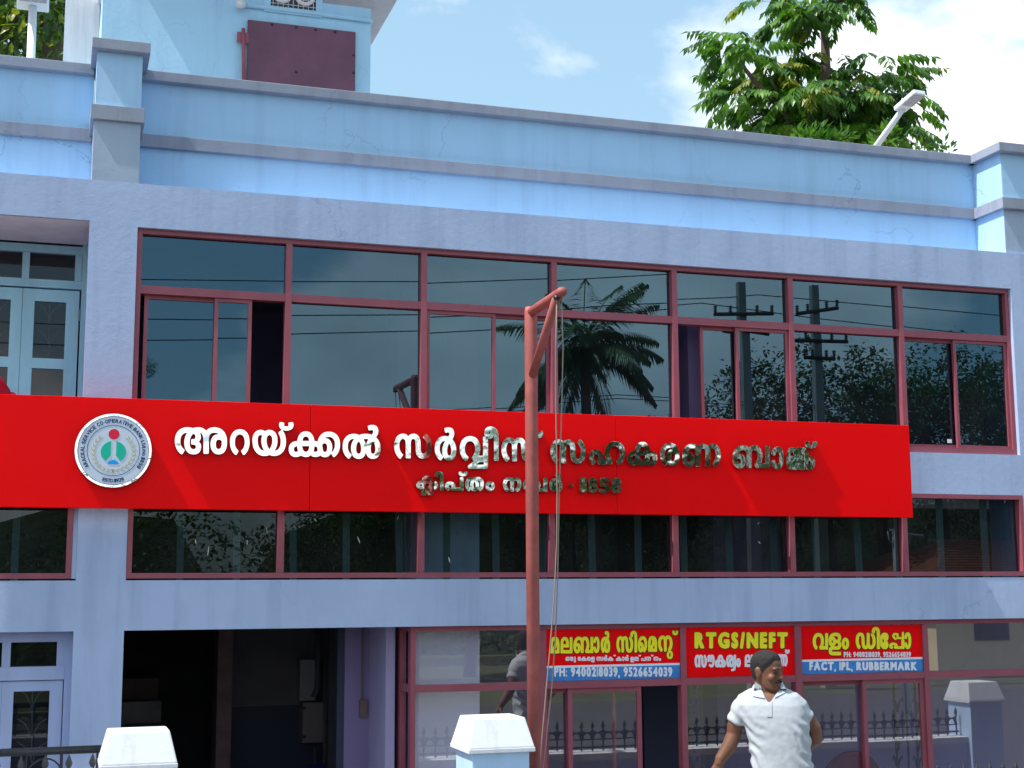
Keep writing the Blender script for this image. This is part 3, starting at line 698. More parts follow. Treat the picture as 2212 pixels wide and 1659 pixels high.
# ---------------------------------------------------------------- main signboard
YB_ = Y0-.13
sgx = [X_(-160, 950, YB_), X_(670, 980, YB_), X_(1332, 1020, YB_), avg(X_(1961, 921, YB_), X_(1975, 1119, YB_))]
sgz1 = avg(Z_(100, 852.5, YB_), Z_(670, 872, YB_), Z_(1106, 889, YB_), Z_(1659, 910, YB_), Z_(1961, 921, YB_))
sgz0 = avg(Z_(0, 1095.5, YB_), Z_(553, 1101, YB_), Z_(1106, 1106.5, YB_), Z_(1659, 1114, YB_), Z_(1975, 1120, YB_))
SG = thing('bank_signboard', 'long bright red signboard with mirror letters and round emblem across the facade', 'signboard', ((sgx[0]+sgx[3])/2, Y0, sgz0))
for i in range(3): tpart(box('panel', M_RED, None, sgx[i]+(.0015 if i else 0), sgx[i+1]-(.0015 if i < 2 else 0), YB_, YB_+.06, sgz0, sgz1, bevel=.003), SG)
for i in range(8):
    x = sgx[0]+.4+(sgx[3]-sgx[0]-.8)*i/7; tpart(box('bracket', M_IRON, None, x-.02, x+.02, YB_+.061, Y0-.001, sgz0+.12, sgz0+.16), SG)
c1, c2, c3 = crop(660, 1600, 900)(YB_-.03), crop(1500, 1600, 900)(YB_-.03), crop(2350, 1640, 900)(YB_-.03)
G = lambda ch, a, b, c, d, *e: ('g', ch, a, b, c, d, *e)
RA = '\u0d30'; KA = '\u0d15'; VIR = '\u0d4d'
main = [(c1, [G('അ', 70, 575, 203, 465)]), (c1, [G('റ', 603, 793, 222, 470)]), (c1, [G('യ', 820, 1145, 228, 480)]), (c1, [G(VIR, 1078, 1218, 153, 235)]),
        (c1, [G(KA, 1172, 1500, 242, 490), G(RA, 1448, 1668, 245, 492, 'm')]), (c1, [G('ൽ', 1693, 2060, 180, 508)]),
        (c2, [G('സ', 128, 492, 265, 508)]), (c2, [G('ർ', 520, 728, 203, 525)]),
        (c2, [G('വ', 762, 1035, 288, 530), ('s', [(1000, 520), (940, 520), (860, 585), (1015, 585), (1015, 520)], 20)]), (c2, [G('ീ', 1000, 1138, 195, 528)]),
        (c2, [G('സ', 1165, 1505, 302, 538)]), (c2, [G(VIR, 1455, 1568, 235, 310)]), (c2, [G('സ', 1640, 1980, 320, 555)]),
        (c3, [G('ഹ', -77, 272, 240, 468)]), (c3, [G(KA, 295, 585, 245, 475)]), (c3, [G(RA, 612, 800, 255, 480)]), (c3, [G('ണ', 825, 1198, 263, 490)]),
        (c3, [G('ബ', 1312, 1675, 278, 503)]), (c3, [G('ാ', 1685, 1808, 290, 510)]), (c3, [G('ങ', 1832, 2000, 295, 516), G(KA, 1860, 2110, 295, 518)]), (c3, [G(VIR, 2012, 2132, 238, 310)])]
sub_ = [(c2, [G(KA, 342, 552, 672, 805), ('s', [(410, 815), (395, 835), (405, 852), (425, 850), (440, 815), (470, 850), (492, 850), (500, 833), (480, 815)], 12)]), (c2, [G('ി', 518, 605, 628, 815)]),
        (c2, [G('പ', 618, 800, 685, 818)]), (c2, [G(VIR, 752, 835, 630, 678)]), (c2, [G('ത', 815, 995, 683, 822)]), (c2, [G('ം', 1010, 1100, 725, 818)]), (c2, [G('ന', 1180, 1358, 685, 828)]),
        (c2, [G('വ', 1372, 1610, 690, 828)]), (c2, [G('ർ', 1630, 1755, 650, 828)]), (c2, [('s', [(1825, 765), (1852, 765)], 12)]),
        (c2, [G('1', 1925, 1990, 690, 832)]), (c2, [G('8', 2003, 2095, 688, 838)]), (c3, [G('5', 18, 130, 595, 742)]), (c3, [G('8', 138, 236, 590, 745)])]
for lst, bold, step in ((main, 11, 5), (sub_, 9, 3.6)):
    for mf, parts in lst:
        me = glyph_mesh('letter', parts, bold if 'VIR' not in str(parts) else 6, step, mf, YB_-.032, YB_-.001, M_STEEL)
        if me: tpart(link('letter', me), SG)
# emblem
ec = PX(153.6+892*.10251, 888.7+825*.10251, YB_-.03); ER = 775*.10251/3033*math.hypot(YB_*.96, 0)*1.0
ER = abs(PX(245, 888.7+50*.10251, YB_).z-PX(245, 888.7+1600*.10251, YB_).z)/2
def disc(name, m, r, y0, y1, parent, n=64, cx=0, cz=0, r0=None):
    mb = MB(); ring = lambda R, y: [(ec.x+cx+R*math.cos(2*math.pi*i/n), y, ec.z+cz+R*math.sin(2*math.pi*i/n)) for i in range(n)]
    if r0 is None: mb.add(ring(r, y0)+ring(r, y1), [tuple(range(n))]+[(i, i+n, (i+1) % n+n, (i+1) % n) for i in range(n)])
    else: mb.add(ring(r, y0)+ring(r0, y0)+ring(r, y1)+ring(r0, y1), [(i, (i+1) % n, n+(i+1) % n, n+i) for i in range(n)]+[(i, 2*n+i, 2*n+(i+1) % n, (i+1) % n) for i in range(n)])
    o = mb.build(name, m, None); bm = bmesh.new(); bm.from_mesh(o.data); bmesh.ops.recalc_face_normals(bm, faces=bm.faces); bm.to_mesh(o.data); bm.free()
    return o
M_EW = mat('emblem_white', (.62, .70, .82), rough=.4); M_EB = mat('emblem_navy', (.015, .05, .16), rough=.5)
EM = tpart(disc('emblem', M_RIM, ER, YB_-.035, YB_-.001, None), SG)
def esub(o): o.parent = EM; o.matrix_parent_inverse = EM.matrix_parent_inverse.copy(); return o
EMI = EM.matrix_parent_inverse.copy()
def esub(o): o.parent = EM; o.matrix_parent_inverse = (Matrix.Translation(SG.location) @ EMI).inverted(); return o
esub(disc('emblem_face', M_EW, ER*.93, YB_-.037, YB_-.0352, None))
esub(disc('emblem_line', M_EB, ER*.935, YB_-.0382, YB_-.0372, None, r0=ER*.922))
esub(disc('emblem_line', M_EB, ER*.690, YB_-.0382, YB_-.0372, None, r0=ER*.676))
esub(disc('emblem_dot', mat('emblem_red', (.75, .01, .05), rough=.5), ER*.142, YB_-.0385, YB_-.0372, None, 32, 0, ER*(825-482)/775))
def epoly(name, m, pts):                                   # pts in emblem units (radius 1), y up
    n = len(pts); v = [(ec.x+x*ER, YB_-.0385, ec.z+z*ER) for x, z in pts]; w_ = [(a, YB_-.0372, c) for a, b, c in v]
    o = MB().add(v+w_, [tuple(range(n))]+[(i, i+n, (i+1) % n+n, (i+1) % n) for i in range(n)]).build(name, m, None)
    bm = bmesh.new(); bm.from_mesh(o.data); bmesh.ops.recalc_face_normals(bm, faces=bm.faces); bm.to_mesh(o.data); bm.free(); return esub(o)
M_EG = mat('emblem_green', (.0, .50, .34), rough=.5); M_EC = mat('emblem_cyan', (.0, .36, .85), rough=.5); M_GO = mat('emblem_gold', (.62, .47, .16), rough=.5)
for s in (-1, 1):
    a = [(s*(.07+0), .26)]+[(s*.33*math.cos(t), -.04+.30*math.sin(t)) for t in [rad(x) for x in range(75, -56, -10)]]+[(s*.07, -.14)]
    epoly('emblem_leaf_half', M_EG, a)
gear = [(-.14, -.37), (-.14, -.35), (-.16, -.33), (-.12, -.33), (-.11, -.27), (-.06, -.29), (-.05, -.235), (-.02, -.26), (.02, -.26), (.05, -.235), (.06, -.29), (.11, -.27), (.12, -.33), (.16, -.33), (.14, -.35), (.14, -.37)]
epoly('emblem_gear', M_EC, gear)
for s in (-1, 1):
    for k in range(11):
        t = rad(40-k*13.5); R = .52; cx, cz = s*R*math.cos(t)*1.0, R*math.sin(t)*1.0-.03
        for off in (-1, 1):
            an = t+rad(90)+rad(28)*off; dx, dz = s*math.cos(an), math.sin(an)
            if s*dx*0+dz < -1: pass
            L = .12; nx, nz = -dz, dx
            epoly('wreath_leaf', M_GO, [(cx, cz), (cx+dx*L*.5+nx*.014, cz+dz*L*.5+nz*.014), (cx+dx*L, cz+dz*L), (cx+dx*L*.5-nx*.014, cz+dz*L*.5-nz*.014)])
def arc_text(txt, R, a0, a1, h, flip=False):
    def adv(ch): return {'I': .45, ' ': .45, '.': .4, '-': .5, '1': .7, 't': .55, 'L': .8}.get(ch, 1.0)
    tot = sum(adv(c_) for c_ in txt); acc = 0
    for ch in txt:
        a = rad(a0+(a1-a0)*(acc+adv(ch)/2)/tot); acc += adv(ch)
        if ch == ' ': continue
        wd = h*.78*min(1, adv(ch)) if ch not in '.-' else h*.25; hh = h*.75 if ch in 'no' else (h*.2 if ch in '.-' else h); dz = 0 if ch != '-' else h*.4
        def mf(x, y, yy, a=a):
            lx, lz = x, -y
            if flip: ang = a+math.pi/2; ox, oz = R*math.cos(a), R*math.sin(a); dx, dz_ = lx*math.cos(ang)-lz*math.sin(ang), lx*math.sin(ang)+lz*math.cos(ang)
            else: ang = a-math.pi/2; ox, oz = R*math.cos(a), R*math.sin(a); dx, dz_ = lx*math.cos(ang)-lz*math.sin(ang), lx*math.sin(ang)+lz*math.cos(ang)
            return Vector((ec.x+(ox+dx)*ER, yy, ec.z+(oz+dz_)*ER))
        me = glyph_mesh('emblem_letter', [G(ch, -wd/2, wd/2, -hh-dz+h/2, -dz+h/2)], .004, h/14, mf, YB_-.0385, YB_-.0372, M_EB)
        if me: esub(link('emblem_letter', me))
arc_text('ARACKAL SERVICE CO-OPERATIVE BANK Ltd.no.1858', .805, 216, -36, .105)
arc_text('ESTD 1929', .815, 252, 291, .10, True)

# ---------------------------------------------------------------- three printed boards in the shopfront
def board(i, label, z_split, crops, rows):
    a, b = smx[i][1], smx[i+1][0]; yb = YS+.012
    t = thing('printed_sign', label, 'sign', ((a+b)/2, yb, zR+.027))
    x0, x1, z0, z1 = a+.002, b-.002, zR+.028, ZL-.040
    if z_split: 
        tpart(box('panel', M_REDS, None, x0, x1, yb, yb+.02, z_split, z1), t); tpart(box('panel', M_BLUES, None, x0, x1, yb+.0005, yb+.02, z0, z_split-.016), t)
        tpart(box('white_stripe', M_WV, None, x0, x1, yb-.001, yb+.02, z_split-.016, z_split), t)
    else: tpart(box('panel', M_REDS, None, x0, x1, yb, yb+.02, z0, z1), t)
    mf = crop(*crops)(yb)
    for parts, m, bold, step, outline, each in rows:
        if outline:
            for p in parts:
                pp = [('s', [(x_+5, y_+4) for x_, y_ in q_[1]], q_[2]+outline) if q_[0] == 's' else (q_[0], q_[1], q_[2]-outline+4, q_[3]+outline+6, q_[4]-outline+2, q_[5]+outline+5, *q_[6:]) for q_ in p]
                me = glyph_mesh('letter_outline', pp, bold+outline, step, mf, yb-.0022, yb-.0001, M_DK)
                if me: tpart(link('letter_outline', me), t)
        if each:
            for p in parts:
                me = glyph_mesh('letter', p, bold, step, mf, yb-.0045, yb-.0001, m)
                if me: tpart(link('letter', me), t)
        else:
            bm = bmesh.new()
            for p in parts:
                me = glyph_mesh('l', p, bold, step, mf, yb-.0045, yb-.0001, m)
                if me: bm.from_mesh(me); bpy.data.meshes.remove(me)
            me = bpy.data.meshes.new('lettering'); bm.to_mesh(me); bm.free(); me.materials.append(m); o = tpart(link('lettering', me), t); o['kind'] = 'stuff'
    return t
def run(txt, x0, x1, ytop, ybase, asc=None):
    """set a run of glyphs by their own widths into x0..x1; capitals fill ytop..ybase"""
    items = []; x = 0; hs = []
    ref = np.concatenate(loops_of('H' if txt.isascii() else 'ന')); hgt = ref[:, 1].max()
    for ch in txt:
        if ch == ' ': x += .30*hgt*1.5; continue
        L = np.concatenate(loops_of(ch)); mn, mx = L.min(0), L.max(0)
        items.append((ch, x, x+mx[0]-mn[0], mn[1], mx[1])); x += mx[0]-mn[0]+.14*hgt*(.9 if txt.isascii() else .6)
    tot = max(i[2] for i in items); k = (x1-x0)/tot; kz = (ybase-ytop)/hgt
    return [[G(ch, x0+a*k, x0+b*k, ybase-d*kz, ybase-c_*kz)] for ch, a, b, c_, d in items]
b1 = [[G('മ', 100, 248, 265, 525)], [G('ല', 262, 448, 268, 525)], [G('ബ', 462, 772, 262, 525)], [G('ാ', 772, 870, 262, 520)], [G('ർ', 885, 1035, 175, 520)], [G('സ', 1130, 1392, 255, 515)],
      [G('ി', 1345, 1455, 170, 510)], [G('െ', 1462, 1610, 255, 510)], [G('മ', 1622, 1765, 252, 500)], [G('ന', 1778, 2005, 245, 500), G('റ', 1915, 2010, 480, 612)], [G(VIR, 2000, 2092, 168, 245)]]
zs1 = avg(Z_(1181, 1437, YS), Z_(1467, 1434, YS))
board(1, 'red and blue printed sign with yellow Malayalam heading, between pole and number sign', zs1, (2140, 2440, 560),
      [(b1, M_YEL, 12, 6, 10, True), (run('ഒരു േകരള സർക്കാർ ഉല്പന്നം', 340, 1825, 575, 640), M_WV, 4, 4, 0, False), (run('PH: 9400218039, 9526654039', 165, 2000, 738, 885), M_WV, 7, 5, 0, True)])
b2b = [[G('സ', 215, 405, 545, 745)], [G('ൗ', 412, 525, 545, 742)], [G(KA, 532, 700, 545, 742)], [G(RA, 705, 830, 545, 740)], [G('്', 790, 792, 545, 546)], [('s', [(840, 560), (842, 700), (830, 775), (800, 785)], 17)], [G('ം', 860, 932, 600, 740)],
       [G('ല', 995, 1120, 540, 735)], [G('ഭ', 1130, 1280, 540, 735)], [G('മ', 1290, 1400, 540, 735)], [G('ാ', 1405, 1470, 540, 735)], [G('ണ', 1480, 1660, 535, 727)], [G(VIR, 1620, 1690, 465, 530)]]
b2b = [b for b in b2b if b[0][0] == 's' or b[0][3]-b[0][2] > 10]
board(2, 'plain red printed sign lettered RTGS/NEFT above the man in white', None, (2680, 2440, 560),
      [(run('RTGS/NEFT', 212, 1662, 195, 448), M_YEL, 19, 6, 8, True), (b2b, M_WV, 10, 5, 0, True)])
b3 = [[G('വ', 312, 552, 245, 508)], [G('ള', 558, 758, 240, 595)], [G('ം', 762, 878, 318, 505)], [G('ഡ', 980, 1292, 238, 500)], [G('ി', 1230, 1358, 150, 498)], [G('േ', 1352, 1492, 240, 500)],
      [G('പ', 1500, 1740, 350, 495), ('s', [(1600, 340), (1562, 300), (1580, 262), (1630, 265), (1632, 325), (1720, 325)], 17), ('s', [(1718, 480), (1715, 245)], 18)], [G('ാ', 1735, 1845, 235, 497)]]
zs3 = avg(Z_(1736, 1424, YS), Z_(1990, 1421, YS))
board(3, 'red and blue printed sign reading FACT, IPL, RUBBERMARK, right of the man', zs3, (3120, 2430, 560),
      [(b3, M_YEL, 13, 6, 10, True), (run('PH: 9400218039, 9526654039', 798, 1840, 540, 622), M_WV, 4, 4, 0, False), (run('FACT, IPL, RUBBERMARK', 262, 1930, 695, 828), M_WV, 9, 5, 0, True)])

# ================================================================ FLAG POLE
yp = 8.36
fp = PX(1147.5, 668, yp); FPX = X_(1149, 1000, yp)
FP = thing('flag_pole', 'rust red steel pipe pole with a braced arm and hanging ropes', 'pole', (FPX, yp, 0))
def loc(p): return Vector((p[0]-FPX, p[1]-yp, p[2]))
ztop = fp.z
MB().tube([(0, 0, -.02), (0, 0, ztop-.02), (0, 0, ztop+.012)], [.041, .041, .036], 20).build('post', M_POLE, FP, smooth=True)
tip = loc(PX(1213, 631, yp-.62)); elbow = Vector((0, -.005, ztop-.02))
MB().tube([elbow, elbow.lerp(tip, .5), tip, tip+(tip-elbow).normalized()*.03], [.031, .031, .031, .026], 16).build('arm', M_POLE, FP, smooth=True)
foot = loc(PX(1150, 812, yp-.02)); head = elbow.lerp(tip, .88)
MB().tube([foot, head], .027, 14).build('brace', M_POLE, FP, smooth=True)
for k in range(2):
    top = tip+Vector((-.02+.03*k, .03, -.03))
    base_r = loc(PX(1163+6*k, 1700, yp-.22)); pts = [top]
    for i in range(1, 11):
        f_ = i/10; p = top.lerp(base_r, f_); sway = (.010 if k else -.010)*math.sin(f_*9+k)*(1-f_*.3); p.x += sway+.05*math.sin(math.pi*f_); p.y += .01*math.sin(f_*6); pts.append(p)
    MB().tube(pts, .0042, 5).build('rope', M_ROPE, FP, smooth=True)
MB().lathe([(.0, 0), (.02, .005), (.02, .025), (0, .03)], tip+Vector((-.02, .03, -.045)), 10).build('pulley', M_IRON, FP, smooth=True)

# ================================================================ COMPOUND WALL, PILLARS, RAILINGS
YW = 8.07; WT = .10
def gate_pillar(label, u, v_top, zt=None, X=None, w=.175):
    x = X if X is not None else X_(u, v_top, YW-.2); z = zt if zt else Z_(u, v_top, YW-.2)
    t = thing('gate_pillar', label, 'pillar', (x, YW, -.02), group='white capped pillars of the compound wall')
    MB().box(-w, w, -w, w, 0, z-.19+.02).build('shaft', M_PIER, t, bevel=.006)
    mb = MB(); mb.frustum(0, 0, z-.19+.02, z-.165+.02, w+.028, w+.028, w+.028, w+.028); mb.build('cap_slab', M_WHITE, t, bevel=.004)
    MB().frustum(0, 0, z-.165+.02, z+.02, w+.026, w+.026, w*.92, w*.80).build('cap', M_WHITE, t, bevel=.008)
    return t, x
P1t, px1 = gate_pillar('white capped gate pillar left, in front of the dark entrance', 303, 1583, w=.172)
P2t, px2 = gate_pillar('white capped gate pillar at the foot of the red pole', 1085, 1553, w=.172)
p3 = RX(2105, 1472, YW)
P3t, px3 = gate_pillar('white capped pillar at the far right end of the compound wall', 0, 0, zt=p3.z, X=p3.x)
zfl = Z_(100, 1628, YW); zfr = Z_(2100, 1645, YW)
def compound_wall(x0, x1, ztop, label):
    t = thing('compound_wall', label, 'wall', ((x0+x1)/2, YW, 0)); L = (x1-x0)/2
    MB().box(-L, L, -WT, WT, -.02, ztop-.06).build('wall', M_LILAC, t)
    MB().box(-L, L, -WT-.03, WT+.03, ztop-.06, ztop).build('coping', M_WHITE, t, bevel=.006)
    return t
hr = .27
compound_wall(-9, px1-.18, zfl-hr, 'low plastered compound wall under the left railing')
compound_wall(px2+.18, px3-.18, zfr-hr, 'low plastered compound wall under the right railing')
def picket_mesh():
    mb = MB()
    mb.tube([(0, 0, 0), (0, 0, .175)], .0075, 6)
    mb.lathe([(.008, .168), (.015, .176), (.008, .184)], (0, 0, 0), 8)
    mb.lathe([(.006, .182), (.019, .208), (.016, .222), (.0, .262)], (0, 0, 0), 6)
    return mb.mesh('picket', M_IRON)
def arch_mesh(s):
    mb = MB(); r = s/2-.008
    for zc, sg in ((.135, 1),):
        mb.tube([(s/2+r*math.cos(a), 0, zc-.03+sg*.055*math.sin(a)) for a in [math.pi*j/8 for j in range(9)]], .0085, 6)
    for sg in (-1, 1): mb.tube([(s/2+sg*(s/2-.006), 0, .15), (s/2+sg*(s/2-.022), 0, .172), (s/2+sg*(s/2-.034), 0, .158)], .008, 6)
    return mb.mesh('scroll', M_IRON, True)
def railing(x0, x1, ztop, s, label):
    n = int((x1-x0)/s); t = thing('railing', label, 'railing', ((x0+x1)/2, YW, ztop-hr))
    pm, am = picket_mesh(), arch_mesh(s); L = (x1-x0)/2
    MB().box(-L, L, -.012, .012, .03, .045).build('bottom_rail', M_IRON, t); MB().box(-L, L, -.010, .010, .098, .108).build('middle_rail', M_IRON, t)
    off = ((x1-x0)-n*s)/2
    for i in range(n+1):
        o = link('picket', pm, t); o.location = (-L+off+i*s, 0, .004)
        if i < n: o = link('scroll', am, t); o.location = (-L+off+i*s, 0, 0)
railing(-2.6, px1-.19, zfl, .121, 'black spear-topped railing with scrolls at the lower left')
railing(px2+.2, px3-.2, zfr, .1, 'black spear-topped railing whose tips show at the lower right')
# sliding gate pushed behind the left wall
yg = YW+.26; gz = Z_(110, 1622, yg)
gt = thing('sliding_gate', 'black iron gate leaf with thick top pipe behind the left railing', 'gate', (px1-1.6, yg, 0))
MB().tube([(-1.6, 0, gz), (1.42, 0, gz)], .022, 10).build('top_pipe', M_IRON, gt, smooth=True)
MB().tube([(-1.6, 0, .1), (1.42, 0, .1)], .022, 10).build('bottom_pipe', M_IRON, gt, smooth=True)
for i in range(17):
    x = -1.58+i*.1862; MB().tube([(x, 0, .1), (x, 0, gz)], .006, 6).build('bar', M_IRON, gt)
for i in range(8):
    x = -1.48+i*.372; MB().tube([(x+.09*math.cos(a), 0, gz-.13+.09*math.sin(a)) for a in [math.pi*j/10 for j in range(11)]], .005, 5).build('scroll', M_IRON, gt, smooth=True)

# ================================================================ ROOF LAMPS
def street_lamp(label, base, top, headdir, r=.03, hl=.38, hw=.13):
    t = thing('roof_lamp', label, 'lamp', base, group='lamps on the roof')
    b = Vector(base); tp = Vector(top)-b
    MB().tube([(0, 0, 0), tp*.5, tp], [r, r*.95, r*.85], 10).build('post', M_LAMP, t, smooth=True)
    d = Vector(headdir).normalized(); sd = d.cross(Vector((0, 0, 1))).normalized(); n = sd.cross(d)
    def bx(l0, l1, w, h0, h1): return [tp+d*a+sd*c*w+n*e for a, c, e in ((l0, -1, h0), (l1, -1, h0), (l1, 1, h0), (l0, 1, h0), (l0, -1, h1), (l1, -1, h1), (l1, 1, h1), (l0, 1, h1))]
    fs = [(0, 3, 2, 1), (4, 5, 6, 7), (0, 1, 5, 4), (1, 2, 6, 5), (2, 3, 7, 6), (3, 0, 4, 7)]
    MB().add(bx(-.05, hl, hw, .0, .05), fs).build('lamp_head', M_LAMP, t, bevel=.01); MB().add(bx(.08, hl-.02, hw*.85, -.012, .001), fs).build('led_plate', M_LED, t)
yl = 13.0
b_ = PX(1890, 320, yl); t_ = PX(1950, 236, yl-.55); b_ = b_+(b_-t_)*.6
tpost = street_lamp('white roof lamp leaning right beside the tree, behind the right parapet', b_, t_, (t_-b_)+Vector((.10, -.35, -.12)), .036, .30, .075)
MB().box(-.06, .06, -.06, .06, -(b_.z-(ZT-.03)), .03).build('mount', M_CONC, [o for o in COL.objects if o.get('label', '').startswith('white roof lamp leaning')][0])
b_ = PX(70, 130, 13.0); t_ = PX(71, 16, 13.0)
street_lamp('upright white roof lamp at the far left in front of a tree', (b_.x, b_.y, ZT-.03), t_, (0, -.9, .35), .045, .40, .14)

# ================================================================ VEGETATION
def leafquad(mb, c, d, n, L, W, droop=0):
    """pointed leaf: base c, direction d, face normal n"""
    d = d.normalized(); s = d.cross(n); s = s.normalized() if s.length > 1e-4 else Vector((1, 0, 0)); up = s.cross(d)
    m = c+d*L*.45-up*droop*.2; e = c+d*L-up*droop
    mb.add([c, m+s*W*.5+up*W*.10, e, m-s*W*.5+up*W*.10, m-up*.0], [(0, 1, 4), (1, 2, 4), (2, 3, 4), (3, 0, 4)])
def pinnate(mb, c, d, L, n=9, lw=.30, droop=.6, rnd=random, ll=None):
    """compound leaf: curved stalk with paired leaflets"""
    d = Vector(d).normalized(); side = d.cross(Vector((0, 0, 1)))
    side = side.normalized() if side.length > .05 else Vector((1, 0, 0))
    prev = Vector(c); dirn = d.copy()
    for i in range(n):
        dirn = (dirn+Vector((0, 0, -droop*1.6/n))).normalized(); p = prev+dirn*(L/n)
        mb.add([prev+side*.006, p+side*.006, p-side*.006, prev-side*.006], [(0, 1, 2, 3)])
        if i > 1:
            f_ = math.sin(math.pi*min(1, .2+.8*(i+1)/(n+1)))
            for s in (-1, 1):
                dd = (side*s*.75+dirn*.5+Vector((rnd.uniform(-.15, .15), rnd.uniform(-.15, .15), -.55+rnd.uniform(-.25, .2)))).normalized()
                nn = Vector((rnd.uniform(-.3, .3), rnd.uniform(-.3, .3), 1)); l_ = (ll or L*.33)*(.55+.45*f_)*rnd.uniform(.85, 1.15)
                leafquad(mb, p, dd, nn, l_, l_*lw, l_*.18)
        prev = p
    leafquad(mb, prev, dirn, Vector((0, 0, 1)), (ll or L*.33)*.8, (ll or L*.33)*.8*lw, .02)
def limb(mb, pts, r0, r1, n=7):
    k = len(pts); mb.tube(pts, [r0+(r1-r0)*i/(k-1) for i in range(k)], n)

# tree behind the right parapet: tall, big hanging compound leaves
rnd = random.Random(11)
YR = 20.0
def tp_(u, v, dy=0): return PX(u, v, YR+dy)
base = Vector((X_(1775, 320, YR), YR, 0))
TR = thing('parapet_tree', 'tall tree with long drooping compound leaves behind the right parapet', 'tree', base)
tr = MB(); lf = MB(); ly = MB()
main_ = [base*1, Vector((base.x, YR, 3.5)), tp_(1778, 330), tp_(1785, 200), tp_(1783, 100), tp_(1777, 20), tp_(1772, -60)]
limb(tr, main_, .17, .028)
limbs = [[tp_(1776, 420), tp_(1745, 330), tp_(1715, 290), tp_(1690, 230), tp_(1665, 170)], [tp_(1690, 230), tp_(1650, 200, -.4), tp_(1610, 150, -.6), tp_(1585, 100, -.6)], [tp_(1780, 400, .2), tp_(1835, 320, .5), tp_(1850, 270, .5), tp_(1880, 215, .3), tp_(1900, 165, .2)],
         [tp_(1850, 270, .5), tp_(1910, 240), tp_(1950, 200, -.3)], [tp_(1785, 190), tp_(1820, 165, .3), tp_(1850, 150, .5)], [tp_(1690, 220), tp_(1720, 180, .6), tp_(1730, 140, .6)], [tp_(1780, 60), tp_(1730, 20, -.3), tp_(1690, 5, -.4)], [tp_(1778, 20), tp_(1820, 0), tp_(1850, -15)]]
for l in limbs: limb(tr, l, .07, .02, 6)
ros = [(1585, 85, 8), (1560, 100, 5), (1605, 130, 7), (1580, 165, 6), (1625, 165, 8), (1600, 205, 7), (1640, 95, 7), (1668, 150, 8), (1650, 225, 8), (1690, 195, 8), (1705, 120, 6), (1735, 135, 7), (1725, 200, 8), (1690, 255, 8), (1660, 265, 6), (1730, 260, 8), (1760, 180, 6), (1765, 230, 8), (1800, 190, 8), (1815, 235, 8), (1845, 150, 8), (1850, 200, 8), (1850, 255, 8), (1885, 160, 8), (1890, 215, 8), (1905, 130, 6), (1935, 165, 8), (1925, 225, 8), (1955, 205, 6), (1945, 260, 7), (1890, 270, 8), (1830, 285, 6), (1975, 235, 4),
       (1700, 10, 7), (1735, 25, 8), (1770, 15, 8), (1805, 10, 7), (1850, 5, 7), (1765, -40, 9), (1720, -30, 7), (1810, -40, 8), (1640, 5, 4), (1690, 45, 4), (1670, 290, 5), (1780, 275, 5)]
for u, v, n in ros+[(u+rnd.uniform(-22, 22), v+rnd.uniform(-16, 22), n) for u, v, n in ros if 1600 < u < 1950 and v > 170]:
    c = tp_(u, v, rnd.uniform(-1.1, 1.1))
    for k in range(n):
        a = rnd.uniform(0, 2*math.pi); el = rnd.uniform(-.1, .55); L = rnd.uniform(.5, .85)
        pinnate(ly if rnd.random() < .11 else lf, c, (math.cos(a)*math.cos(el), math.sin(a)*math.cos(el), math.sin(el)), L, 9, .42, rnd.uniform(.4, 1.0), rnd, .25)
for mb, nm, m in ((tr, 'trunk', M_BARK), (lf, 'crown', M_LEAF_A), (ly, 'young_leaves', M_LEAF_Y)):
    o = mb.build(nm, m, None, smooth=(nm == 'trunk')); o.parent = TR; o.matrix_parent_inverse = Matrix.Translation(-base)
# low shrubs whose tops show over the parapet
def shrub(name, label, pts, Y, seed, m=M_LEAF_A, L=.24, stem_r=.03, dens=60):
    r = random.Random(seed); c0 = PX(pts[0][0], pts[0][1], Y); t = thing(name, label, 'shrub', (c0.x, Y, 0), group='plants over the parapet')
    s = MB(); f = MB()
    for u, v, rp in pts:
        c = PX(u, v, Y); R = rp/100*Y/20*2
        limb(s, [(c0.x, Y, 0), (c0.x+(c.x-c0.x)*.6, Y+.1, c.z*.6), (c.x, Y, c.z)], stem_r, .012, 5)
        for i in range(dens):
            d = Vector((r.gauss(0, 1), r.gauss(0, 1), r.gauss(0, .8))).normalized(); p = c+d*R*r.random()**.5
            leafquad(f, p, d+Vector((0, 0, r.uniform(-.1, .6))), Vector((r.uniform(-.6, .6), r.uniform(-.6, .6), 1)), L*r.uniform(.6, 1.1), L*.42, L*.1)
    for mb, nm, mm in ((s, 'stems', M_BARK), (f, 'foliage', m)):
        o = mb.build(nm, mm, None); o.parent = t; o.matrix_parent_inverse = Matrix.Translation(-t.location)
shrub('roadside_shrub', 'rounded leafy shrub top low under the tree, just over the parapet', [(1765, 303, 14), (1740, 308, 12), (1795, 312, 12), (1815, 306, 9)], 17, 3, L=.17)
shrub('roadside_shrub', 'sparse sprig of leaves beneath the leaning roof lamp', [(1915, 300, 13), (1935, 310, 10), (1895, 318, 9), (1925, 285, 7)], 17, 5, L=.17, dens=34)
shrub('roadside_shrub', 'small leaf tuft over the parapet right of the tree', [(1986, 322, 8), (1976, 326, 5)], 17, 6, dens=14, L=.15)
shrub('roadside_shrub', 'last tiny leaf tuft near the right corner of the parapet', [(2036, 325, 9), (2050, 329, 6), (2020, 331, 4)], 17, 7, dens=12, L=.15)
